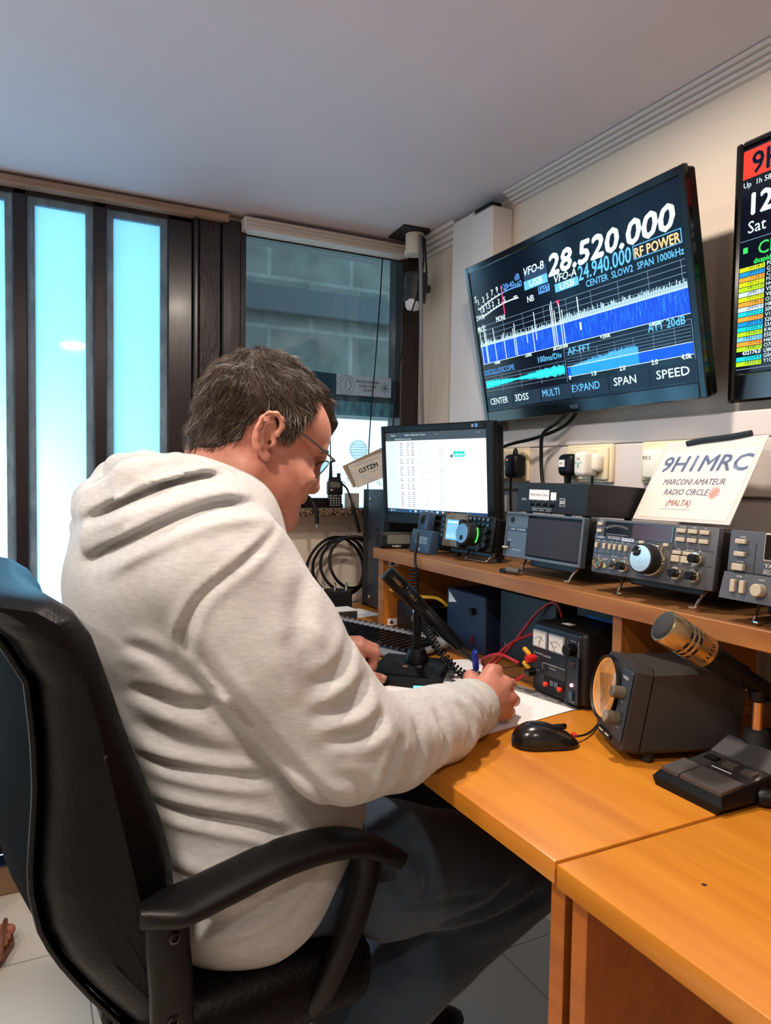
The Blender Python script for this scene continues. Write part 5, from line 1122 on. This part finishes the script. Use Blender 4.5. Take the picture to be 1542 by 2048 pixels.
MB().use(nail).ell((.6175, 1.2122, .7590), (.0072, .0022, .0056), 14, 8, Matrix.Rotation(.25, 3, 'X')).obj('thumb_nail', None, 60).parent = pers
bpy.data.objects['thumb_nail'].matrix_parent_inverse = pers.matrix_world.inverted()

def adopt(o):
    o.parent = pers; o.matrix_parent_inverse = pers.matrix_world.inverted(); return o
# ---- hair: a cap over the skull, cut by the hairline, and combed strands on it
HM = Matrix(((HR[0, 0], 0, HR[0, 2], HO[0]), (0, 1, 0, HO[1]), (HR[2, 0], 0, HR[2, 2], HO[2]), (0, 0, 0, 1)))
hair_m = mat('dark_brown_hair', '1e1510', .45, noise=((60, 60, 60), 5, .35, .65), col2='3a2a1e', bump=((240, 240, 240), .8, .004))
hair_b = mat('brown_hair_strand', '4a3624', .4); hair_g = mat('grey_hair_strand', '7d7468', .4)
HL = [(-.125, -.050), (-.100, -.050), (-.090, -.043), (-.067, -.038), (-.051, -.034), (-.035, -.016), (-.029, .012), (-.021, .034), (-.006, .044), (.005, .034), (.009, .014), (.022, .012), (.036, .021), (.044, .033), (.051, .054), (.053, .074), (.060, .092), (.082, .108), (.13, .125), (.13, .20), (-.125, .20)]
def poly_sd(px_, pz_, P):
    d = np.full(np.broadcast_shapes(px_.shape, pz_.shape), 1e9); ins = np.zeros(d.shape, bool); n = len(P)
    for i in range(n):
        a, b = np.array(P[i]), np.array(P[(i+1) % n]); e = b-a; t = np.clip(((px_-a[0])*e[0]+(pz_-a[1])*e[1])/(e @ e), 0, 1)
        d = np.minimum(d, (px_-a[0]-t*e[0])**2+(pz_-a[1]-t*e[1])**2)
        cnd = (a[1] > pz_) != (b[1] > pz_); xi = a[0]+(pz_-a[1])*e[0]/(e[1] if abs(e[1]) > 1e-9 else 1e-9); ins ^= cnd & (px_ < xi)
    return np.where(ins, -1, 1)*np.sqrt(d)
ID = (np.eye(3), np.zeros(3))
Hh = Sdf(axis([(-.125, .135, .0025)]), axis([(-.105, .105, .0025)]), axis([(-.06, .17, .0025)]))
g = .0050
Hh.ell((-.004, 0, .050), (.089+g, .074+g, .081+g), .01).cone((-.030, 0, -.005), (-.022, 0, -.06), .064, .060, .012).ell((.040, 0, .045), (.070+g, .063+g, .062+g), .02)
Hh.op(lambda X, Y, Z: poly_sd(X+0*Z, Z+0*X, HL)+0*Y, (-9, -9, -9), (9, 9, 9), .012, 'i')
Hh.chain([((-.03, -.01, .119), .015), ((.02, .0, .124), .016), ((.06, .008, .114), .017), ((.093, .012, .098), .014), ((.113, .016, .082), .0095), ((.119, .018, .066), .0045)], .012)
Hh.chain([((.0, .035, .122), .013), ((.05, .045, .108), .013), ((.088, .052, .086), .011), ((.092, .056, .066), .006)], .012)
Hh.chain([((-.055, -.02, .115), .010), ((-.02, -.025, .127), .0095), ((.01, -.02, .131), .008), ((.035, -.015, .127), .006)], .010)
Hh.op(lambda X, Y, Z: .0022*(np.sin(X*150+Y*90+np.sin(Z*80)*2)*np.sin(Y*120+Z*60)), (-9, -9, -9), (9, 9, 9), .01, '+')
hair = Hh.mesh([hair_m], 'hair'); hair.matrix_world = HM; bpy.context.view_layer.update()
hair.parent = pers; hair.matrix_parent_inverse = pers.matrix_world.inverted()
me = hair.data; nv = len(me.vertices); co = np.empty(nv*3); me.vertices.foreach_get('co', co); co = co.reshape(-1, 3); no = np.array([v.normal[:] for v in me.vertices])
out = (poly_sd(co[:, 0], co[:, 2], HL) < .0035) & (((co-np.array((0, 0, .04)))*no).sum(1) > .02)
pick = RNG.choice(np.nonzero(out)[0], 9000)
b = MB()
for mi, m_ in enumerate((hair_m, hair_b, hair_g)): b.use(m_)
vs, fs, ms = [], [], []
for i in pick:
    p = co[i]+RNG.normal(size=3)*.0008; nn = no[i]
    fl = np.array((.55, .0, -.10)) if p[0] > -.05 else np.array((-.15, 0, -.8))
    crown = p-np.array((-.045, -.01, .14)); crown /= np.linalg.norm(crown)+1e-6
    d = crown*.8+fl+RNG.normal(size=3)*.16
    if p[1] < -.04 and p[2] < .06: d = np.array((.25 if p[0] > -.02 else -.35, 0, -.8))+RNG.normal(size=3)*.15
    d -= nn*(d @ nn); d /= np.linalg.norm(d)+1e-6
    L = RNG.uniform(.012, .026)*(.5 if p[2] < .0 or p[0] > .09 else 1); sd = np.cross(d, nn); base = len(vs); r = .00045
    for j in range(4):
        t = j/3; c = p-nn*.0006+d*L*t+nn*(.0030*math.sin(t*2.4)+.0012*t); w = r*(1-.75*t)
        vs += [c+sd*w, c+nn*w*1.2, c-sd*w]
    for j in range(3):
        q = base+3*j; fs += [(q, q+1, q+4, q+3), (q+1, q+2, q+5, q+4), (q+2, q, q+3, q+5)]
    gr = .06+.5*(p[0] > .005 and abs(p[1]) > .04 and p[2] < .07)
    u = RNG.random(); ms += [2 if u < gr else 1 if u < gr+.28 else 0]*9
b.v = [tuple(v) for v in vs]; b.f = fs; b.m = ms
st = b.obj('hair_strands', None, 0); st.matrix_world = HM; bpy.context.view_layer.update(); st['kind'] = 'stuff'
st.parent = hair; st.matrix_parent_inverse = hair.matrix_world.inverted()
# eyebrow, eyes
b = MB().use(hair_m)
for s in (1, -1): b.tube(spline([(.1085, s*.012, .0255), (.107, s*.028, .030), (.098, s*.043, .0275), (.088, s*.051, .020)], 4), [.0014]*3+[.0020]*6+[.0014]*3+[.0008], 6, flat=1.6)
o = b.obj('eyebrows', None, 60); o.matrix_world = HM; bpy.context.view_layer.update(); adopt(o)
b = MB().use(hair_m)
for s in (1, -1): b.tube(spline([(.0925, s*.020, -.0035), (.0925, s*.031, -.0065), (.088, s*.044, -.0045)], 4), .0009, 5)
o = b.obj('eyelashes', None, 60); o.matrix_world = HM; bpy.context.view_layer.update(); adopt(o)
# ---- glasses
gl3 = gl2.copy(); gl3.name = 'spectacle_lens'
for n_ in gl3.node_tree.nodes:
    if n_.type == 'MIX_SHADER': n_.inputs[0].default_value = .22
    if n_.type == 'BSDF_TRANSPARENT': n_.inputs[0].default_value = (.62, .66, .70, 1)
glm = mat('grey_metal_spectacle_frame', '5a5c60', .3, .9)
b = MB().use(glm); cx, cz, tl = .0985, -.003, .42
def lp(s, a, k=1.0): 
    u, v = math.cos(a), math.sin(a); q = (abs(u)**2.6+abs(v)**2.6)**(-1/2.6); y, z = .0255*u*q*k, .0190*v*q*k
    return Vector((cx+z*math.sin(tl)+.05*(abs(y)*0), s*.0345+y, cz+z*math.cos(tl)))
for s in (1, -1):
    b.tube([lp(s, 2*math.pi*k/36) for k in range(37)], .0011, 6, False)
    b.tube(spline([(.107, s*.060, .0135), (.1065, s*.0665, .0150), (.102, s*.0705, .0160), (.060, s*.0745, .0290), (.020, s*.0765, .0365), (.002, s*.0790, .0385), (-.012, s*.0800, .028)], 5), .0015, 6, flat=1.5)
b.tube(spline([(.104, -.010, .006), (.1085, 0, .009), (.104, .010, .006)], 4), .0013, 6)
gls = b.obj('glasses', None, 60); gls.matrix_world = HM; bpy.context.view_layer.update(); adopt(gls)
for s in (1, -1):
    o = MB().use(gl3).add([lp(s, 2*math.pi*k/36, .96) for k in range(36)], [tuple(range(36))]).obj('lens', None, 0); o.matrix_world = HM; bpy.context.view_layer.update(); o.parent = gls; o.matrix_parent_inverse = gls.matrix_world.inverted()

# ---- hoodie
fleece = mat('heather_grey_fleece', 'bfbfbf', .85, noise=((70, 70, 300), 6, .25, .75), col2='a9a8a8', bump=((900, 900, 900), .35, .0012), sheen=.25, spec=.2)
rib = mat('ribbed_grey_cuff', 'b6b4b0', .85, bump=((60, 60, 900), .6, .002), sheen=.2, spec=.2)
G = Sdf(axis([(-.01, .69, .004)]), axis([(.66, 1.47, .0045)]), axis([(.50, 1.24, .004)]))
G.ell((.262, 1.055, .66), (.140, .235, .155), .05, m=.08).ell((.262, 1.055, .60), (.135, .235, .115), .05, m=.08).ell((.280, .945, .625), (.130, .125, .135), .05, m=.08).ell((.325, .955, .705), (.122, .125, .12), .05, m=.08).ell((.258, 1.055, .80), (.160, .225, .20), .06, m=.08).ell((.205, 1.055, .98), (.155, .215, .19), .07, m=.08)
G.cone((.205, .90, 1.045), (.205, 1.21, 1.045), .085, .085, .06, m=.08).ell((.235, 1.055, 1.08), (.10, .13, .06), .05)
G.chain([((.220, .862, 1.022), .089), ((.277, .825, .930), .082), ((.350, .800, .822), .075)], .014, m=.06)
G.chain([((.355, .800, .818), .076), ((.43, .822, .796), .061), ((.53, .865, .793), .053), ((.615, .915, .787), .045)], .012, m=.06)
G.chain([((.235, 1.25, 1.02), .090), ((.305, 1.32, .92), .085), ((.36, 1.36, .815), .073)], .022, m=.06)
G.chain([((.36, 1.36, .815), .072), ((.45, 1.325, .803), .060), ((.535, 1.268, .800), .044)], .012, m=.06)
# hood lying on the back, its rolls and the collar round the neck
G.ell((.150, 1.055, 1.100), (.068, .125, .046), .02, R=np.array(((.82, 0, .57), (0, 1, 0), (-.57, 0, .82))).T)
for s in (1, -1):
    y = lambda v: 1.055+s*v
    G.chain([((.100, y(0), 1.092), .036), ((.106, y(-.07), 1.094), .037), ((.132, y(-.112), 1.126), .033), ((.180, y(-.118), 1.142), .024), ((.232, y(-.108), 1.136), .019), ((.282, y(-.094), 1.102), .016), ((.318, y(-.075), 1.055), .015), ((.338, y(-.03), 1.02), .015), ((.342, y(0), 1.012), .015)], .010)
    G.chain([((.092, y(0), 1.056), .027), ((.094, y(-.095), 1.060), .027), ((.122, y(-.145), 1.090), .023), ((.172, y(-.158), 1.118), .017), ((.235, y(-.150), 1.122), .012)], .006)
    G.chain([((.125, y(0), 1.145), .020), ((.15, y(-.06), 1.150), .020), ((.195, y(-.088), 1.148), .016), ((.24, y(-.09), 1.130), .013)], .008)
G.cone((.275, 1.055, 1.19), (.232, 1.055, 1.085), .074, .070, .008, 's')       # neck opening
cr = [([(.072, 1.078), (.105, 1.100), (.15, 1.122), (.20, 1.136), (.24, 1.138)], .006, .011), ([(.07, 1.022), (.11, 1.058), (.16, 1.088), (.21, 1.104), (.27, 1.106)], .007, .010), ([(.165, .965), (.21, .895), (.26, .83), (.31, .775), (.34, .742)], .006, .005), ([(.285, 1.088), (.225, 1.048), (.178, 1.008), (.165, .965), (.172, .93)], .005, .005),
      ([(.105, .94), (.145, .925), (.185, .885)], .008, .004), ([(.115, .885), (.16, .87), (.21, .86)], .009, .006), ([(.12, .84), (.18, .815), (.245, .80)], .012, .006),
      ([(.125, .795), (.20, .785), (.275, .775)], .007, .008), ([(.12, .74), (.20, .732), (.255, .720), (.285, .70)], .007, .009), ([(.14, .665), (.20, .655), (.25, .66)], .008, .006), ([(.14, .61), (.24, .625), (.33, .68)], .012, .005), ([(.20, .58), (.28, .60), (.35, .65)], .010, .004)]
for p, w, d in cr: G.crease(p, w, d, 1.02)
ar = [([(.355, .955), (.325, .925), (.285, .905)], .009, .006), ([(.372, .91), (.335, .885), (.28, .875)], .009, .007), ([(.385, .868), (.345, .850), (.30, .85)], .008, .007), ([(.402, .838), (.385, .80), (.375, .76)], .008, .007), ([(.31, .81), (.345, .79), (.36, .765)], .008, .004),
      ([(.435, .845), (.435, .80), (.425, .765)], .008, .005), ([(.485, .842), (.492, .80), (.482, .765)], .008, .006), ([(.535, .838), (.55, .80), (.54, .765)], .007, .006), ([(.575, .83), (.592, .80), (.585, .765)], .006, .005), ([(.26, .97), (.285, .93), (.295, .89)], .012, .004), ([(.30, 1.03), (.28, .99), (.275, .95)], .012, .004)]
for p, w, d in ar: G.crease(p, w, d, .90)
G.op(lambda X, Y, Z: .0016*np.sin(38*X+31*Z+2*np.sin(23*Y))*np.sin(45*Z-21*X+17*Y), (-9, -9, -9), (9, 9, 9), .01, '+')
G.op(lambda X, Y, Z: (.514+np.maximum(X-.29, 0)*.85-Z)+0*Y, (-9, -9, -9), (9, 9, .80), .012, 'i')
hood = G.mesh([fleece], 'hoodie', pers); G = None
def cuff(a, b_, r, nm):
    a = Vector(a); b_ = Vector(b_); o = MB().use(rib).lathe(a, b_-a, [(r*.9, -.002), (r*1.10, .003), (r*1.14, .014), (r*1.10, .030), (r*1.02, .040), (r*.96, .046), (r*.86, .046), (r*.80, .03)], 40)
    k = len(o.v)//40
    for i, v in enumerate(o.v):
        j = i % 40; 
        if j % 2: o.v[i] = tuple(Vector(v).lerp(a+(b_-a).normalized()*((Vector(v)-a).dot((b_-a).normalized())), .02))
    o = o.obj(nm, None, 60); bpy.context.view_layer.update(); o.parent = hood; o.matrix_parent_inverse = hood.matrix_world.inverted()
cuff((.598, .904, .790), (.640, .928, .786), .0405, 'cuff'); cuff((.500, 1.290, .801), (.540, 1.263, .801), .038, 'cuff')
# ---- jeans and shoes
denim = mat('blue_denim', '2a3646', .8, noise=((14, 14, 14), 5, .3, .7), col2='3e4b5a', bump=((700, 700, 700), .4, .0012), sheen=.15, spec=.2)
J = Sdf(axis([(.02, .86, .006)]), axis([(.74, 1.40, .006)]), axis([(.08, .75, .006)]))
J.ell((.265, 1.055, .60), (.125, .215, .09), .04, m=.06)
for y in (.935, 1.185):
    J.chain([((.28, y, .605), .085), ((.48, y-.01, .565), .088), ((.72, y-.015, .515), .074)], .03, m=.06)
    if y < 1: J.chain([((.72, y-.015, .505), .074), ((.58, y, .412), .066), ((.40, y+.005, .275), .058)], .012, m=.06)
    else: J.chain([((.72, y-.015, .505), .074), ((.66, y, .30), .066), ((.60, y+.005, .12), .056)], .02, m=.06)
for p, w, d in (([(.37, .585), (.46, .565), (.56, .545), (.66, .53)], .004, .003), ([(.39, .63), (.45, .60), (.46, .57)], .010, .006), ([(.44, .655), (.50, .61), (.49, .56)], .010, .006), ([(.52, .50), (.60, .515), (.68, .55)], .010, .007), ([(.58, .47), (.65, .49), (.72, .52)], .010, .007), ([(.40, .54), (.42, .50), (.45, .47)], .009, .005)): J.crease(p, w, d, .99)
jn = J.mesh([denim], 'jeans', pers); J = None
for x, y, z, q in ((.40, .945, .145, 1.05), (.665, 1.19, .048, 0)):
    Rq = Matrix.Translation((x, y, z)) @ Matrix.Rotation(q, 4, 'Y'); b = MB().use(black); b.M = Rq
    adopt(b.ell((0, 0, 0), (.135, .048, .042), 24, 12).box(-.125, .12, -.042, .042, -.044, -.026, .008, 2).obj('shoe', None, 60))
# ---- pen in the writing hand
t = thing('pen', 'blue ballpoint pen held upright in the writing hand', 'pen', (.702, 1.014, .7415))
d_ = Vector((.668, .982, .857))-Vector((.702, 1.014, .7415)); L = d_.length
MB().use(mat('clear_blue_barrel', '4a70c8', .15, spec=.6)).lathe((0, 0, 0), d_, [(.0004, 0), (.0012, .004), (.0034, .014), (.0040, .03), (.0040, L-.03)], 14).obj('barrel', t)
MB().use(mat('blue_pen_cap', '0c2aa0', .25)).lathe(d_*((L-.034)/L), d_, [(.0052, 0), (.0055, .004), (.0055, .028), (.0045, .033), (.0001, .034)], 16).box(-.0405, -.0375, -.040, -.036, L-.028, L-.004, .001).obj('cap', t)
MB().use(paper).lathe(d_*((L-.062)/L), d_, [(.0042, 0), (.0042, .024)], 14).obj('label', t)
# ================================================================ office chair
leather = mat('black_leather', '040407', .42, bump=((130, 130, 130), .35, .003), spec=.2)
leather_b = mat('black_back_fabric', '030304', .8, spec=.04, bump=((500, 500, 500), .2, .001))
CA = .10; cdir = Vector((math.cos(CA), math.sin(CA), 0)); cl = Vector((-math.sin(CA), math.cos(CA), 0))
CO = Vector((.0, .79, 0))                             # near lower front corner of the backrest, chair frame: x forward, y to the far side
CM = Matrix(((cdir.x, cl.x, 0, CO.x), (cdir.y, cl.y, 0, CO.y), (0, 0, 1, 0), (0, 0, 0, 1)))
t = thing('office_chair', 'black leather office chair with loop armrests carrying the writing man', 'chair', CM)
# backrest: side profile (front x, rear x at each height) swept across the width, pillowed at the sides
prof = [(.44, .150, .122), (.476, .150, .106), (.505, .150, .092), (.562, .148, .052), (.611, .147, .022), (.65, .146, .006), (.70, .143, -.002), (.74, .134, .000), (.80, .114, .004), (.86, .092, .002), (.92, .074, -.004), (.968, .058, -.030), (.992, .042, -.055), (1.008, .020, -.075), (1.016, -.012, -.092)]
def back_shell(inset, m, name, xf, xr, grow=0, z0=0):
    nW = 30; W0 = .50; vs = []; fs = []; P = []
    for k in range(len(prof)-1):
        for j in range(4):
            f = j/4; P.append(tuple(prof[k][i]*(1-f)+prof[k+1][i]*f for i in range(3)))
    P.append(prof[-1])
    ring = []
    n = len(P)
    for w_ in range(nW+1):
        s = w_/nW; y = s*W0; e = max(0, 1-abs(2*s-1)**6)**.5; curve = .030*(2*s-1)**2
        loop = []
        for (z, a, b_) in P: loop.append((a+curve-(1-e)*.035, z))
        top = P[-1]; mid = (top[1]+top[2])/2; loop.append((mid+curve, top[0]+.008*e))
        for (z, a, b_) in reversed(P): loop.append((b_+curve+(1-e)*.035, z))
        zc = .75
        for x, z in loop:
            tz = max(0, (z-.93)/.14); yy = .25+(y-.25)*(1-.05*tz**2)*(1-.10*max(0, (.60-z)/.2)); vs.append((x, yy, zc+(z-zc)*(1-.03*(1-e))))
    m_ = len(loop)
    for w_ in range(nW):
        for i in range(m_-1): fs.append((w_*m_+i, (w_+1)*m_+i, (w_+1)*m_+i+1, w_*m_+i+1))
        fs.append((w_*m_+m_-1, (w_+1)*m_+m_-1, (w_+1)*m_, w_*m_))
    fs.append(tuple(range(m_))); fs.append(tuple(nW*m_+i for i in reversed(range(m_))))
    return MB().use(m).add(vs, fs).obj(name, t, 50)
bk = back_shell(0, leather, 'backrest', 0, 0)
# rear panel, seams
vs = []; fs = []
for k, (z, a, b_) in enumerate(prof):
    for j in range(13):
        s = j/12; y = .055+s*.39; vs.append((b_-.006+.030*(2*(y/.5)-1)**2, y, z+.010 if z < 1.02 else z-.02))
for k in range(len(prof)-1):
    for j in range(12): fs.append((k*13+j, k*13+j+1, (k+1)*13+j+1, (k+1)*13+j))
MB().use(leather_b).add(vs, fs).obj('rear_panel', t, 50)
b = MB().use(leather)
def bx_at(z):
    for (z0, a0, b0), (z1, a1, b1) in zip(prof[:-1], prof[1:]):
        if z0 <= z <= z1: f = (z-z0)/(z1-z0); return a0+(a1-a0)*f, b0+(b1-b0)*f
    return prof[-1][1:]
for yy in (.050, .45): MB().use(leather).tube([(bx_at(z)[1]-.004+.030*(2*(yy/.5)-1)**2, yy, z) for z in np.linspace(.44, 1.01, 26)], .0045, 6).obj('piping', t, 60)
b = MB().use(mat('worn_seam', '3c3a3a', .7)); b.tube(spline([(bx_at(.83)[1]+.058, .010, .83), (bx_at(.815)[0]-.04, .004, .83), (bx_at(.85)[0]-.002, .006, .852)], 6), .0022, 6).obj('seam', t, 60)
# seat
bm = bmesh.new(); bmesh.ops.create_cube(bm, size=1)
for v in bm.verts: v.co = Vector((.275+v.co.x*.32, .25+v.co.y*.49, .475+v.co.z*.10))
bmesh.ops.bevel(bm, geom=list(bm.edges), offset=.04, segments=5, affect='EDGES', profile=.5)
MB().use(leather).bm(bm).obj('seat', t, 50)
b = MB().use(black)
b.box(.13, .42, .10, .40, .385, .43, .01).obj('seat_plate', t); MB().use(black).box(.12, .22, .215, .285, .375, .395, .008).box(.118, .140, .215, .285, .385, .50, .006).obj('back_bracket', t)
# loop armrests: pad, front stem, rear post
def armrest(y, s):
    pad = spline([(.108, y, .672), (.155, y, .672), (.208, y, .681), (.267, y, .691), (.325, y, .692), (.375, y, .682), (.415, y+.003*s, .660), (.450, y+.006*s, .634)], 6)
    n = len(pad); b = MB().use(black); vs = []; fs = []; k = 16
    for i, p in enumerate(pad):
        f = i/(n-1); w = .036*(1-.38*f)*min(1, (.35+6*f))*min(1, .25+5*(1-f)); h = .011+.004*math.sin(f*3.14)
        tg = (pad[min(i+1, n-1)]-pad[max(i-1, 0)]).normalized(); up = Vector((-tg.z, 0, tg.x))
        for j in range(k):
            q = 2*math.pi*j/k; cs, sn = math.cos(q), math.sin(q); vs.append(p+Vector((0, math.copysign(abs(cs)**.7, cs)*w, 0))+up*(math.copysign(abs(sn)**.7, sn)*h))
    for i in range(n-1):
        for j in range(k): fs.append((i*k+j, i*k+(j+1) % k, (i+1)*k+(j+1) % k, (i+1)*k+j))
    fs += [tuple(reversed(range(k))), tuple((n-1)*k+j for j in range(k))]
    a = b.add(vs, fs).obj('armrest', t, 60)
    def strut(pts, wy, wx, nm):
        P = spline(pts, 6); vs = []; fs = []; k = 12
        for i, p in enumerate(P):
            tg = (P[min(i+1, len(P)-1)]-P[max(i-1, 0)]).normalized(); up = Vector((-tg.z, 0, tg.x))
            for j in range(k):
                q = 2*math.pi*j/k; cs, sn = math.cos(q), math.sin(q); vs.append(p+Vector((0, math.copysign(abs(cs)**.6, cs)*wy, 0))+up*(math.copysign(abs(sn)**.6, sn)*wx))
        for i in range(len(P)-1):
            for j in range(k): fs.append((i*k+j, i*k+(j+1) % k, (i+1)*k+(j+1) % k, (i+1)*k+j))
        fs += [tuple(reversed(range(k))), tuple((len(P)-1)*k+j for j in range(k))]
        return MB().use(black).add(vs, fs).obj(nm, t, 60)
    strut([(.390, y, .672), (.392, y+.003*s, .640), (.380, y+.008*s, .590), (.364, y+.016*s, .540), (.335, y+.04*s, .460), (.30, y+.09*s, .41)], .014, .016, 'front_stem')
    strut([(.138, y, .676), (.138, y, .64), (.143, y+.002*s, .58), (.147, y+.012*s, .50), (.16, y+.05*s, .43), (.20, y+.10*s, .41)], .013, .024, 'rear_post')
    for z in (.645, .550): MB().use(black_gloss).lathe((.142, y-.013+.004*(z < .6), z), (0, -1, 0), [(.007, -.002), (.0065, .0015), (.004, .002), (.0035, -.001), (.0001, -.001)], 16).obj('bolt', t)
armrest(-.024, 1); armrest(.524, -1)
MB().use(black).cyl((.28, .25, .12), (.28, .25, .30), .028).cyl((.28, .25, .28), (.28, .25, .39), .017).obj('gas_column', t)
for k in range(5):
    a = 2*math.pi*k/5; e = Vector((.28+.29*math.cos(a), .25+.29*math.sin(a), .085)); b = MB().use(black)
    b.tube([(.28, .25, .125), Vector((.28, .25, .125)).lerp(e, .5)+Vector((0, 0, .005)), e], [.028, .024, .016], 10).obj('base_leg', t, 60)
    c = MB().use(black)
    for s in (1, -1): q = Vector((-math.sin(a), math.cos(a), 0)); c.cyl(e+q*.006*s+Vector((0, 0, -.058)), e+q*.024*s+Vector((0, 0, -.058)), .027, bev=.003)
    c.cyl(e+Vector((0, 0, -.055)), e+Vector((0, 0, 0)), .008).obj('caster', t)

# ================================================================ another visitor's sandalled foot at the left edge
p2 = thing('person', 'bare brown-sandalled toes of somebody standing at the left edge', 'person', (-.10, 1.83, 0)); bpy.context.view_layer.update()
Q = Sdf(axis([(-.36, .02, .0035)]), axis([(1.72, 2.02, .0035)]), axis([(.0, .46, .0045)]))
Q.chain([((-.27, 1.87, .44), .050), ((-.26, 1.87, .25), .046), ((-.26, 1.87, .10), .036), ((-.27, 1.87, .06), .032)], .02); Q.cone((-.265, 1.87, .075), (-.12, 1.88, .048), .034, .027, .02); Q.cone((-.14, 1.86, .045), (-.085, 1.855, .040), .024, .018, .012); Q.cone((-.14, 1.90, .046), (-.085, 1.915, .040), .026, .018, .012)
for k, (y, L, r) in enumerate(((1.918, .036, .0145), (1.890, .030, .0105), (1.868, .024, .0100), (1.848, .017, .0095), (1.828, .008, .0090))): Q.cone((-.085, y-.004*(k > 0), .040), (-.085+L, y, .034), r, r*.92, .004)
fo = Q.mesh([mat('tanned_foot_skin', 'b06a50', .5, bump=((200,)*3, .2, .001))], 'foot', p2)
brown = mat('brown_sandal_leather', '6e3c24', .45)
b = MB().use(brown); out = [(-.315, 1.855), (-.31, 1.89), (-.27, 1.905), (-.15, 1.935), (-.08, 1.942), (-.043, 1.928), (-.040, 1.895), (-.060, 1.845), (-.075, 1.812), (-.12, 1.81), (-.20, 1.835), (-.27, 1.835)]
b.prism(out, .003, .021)
b.tube(spline([(-.115, 1.945, .018), (-.120, 1.935, .055), (-.125, 1.89, .079), (-.130, 1.845, .072), (-.13, 1.812, .018)], 6), [.006]*25, 8)
b.tube(spline([(-.060, 1.945, .020), (-.058, 1.935, .050), (-.060, 1.90, .060), (-.064, 1.86, .056), (-.066, 1.822, .02)], 6), [.0055]*25, 8)
o = b.obj('sandal', None, 40); o.parent = p2; o.matrix_parent_inverse = p2.matrix_world.inverted()
for o in (fo, o): o.location.x += .022
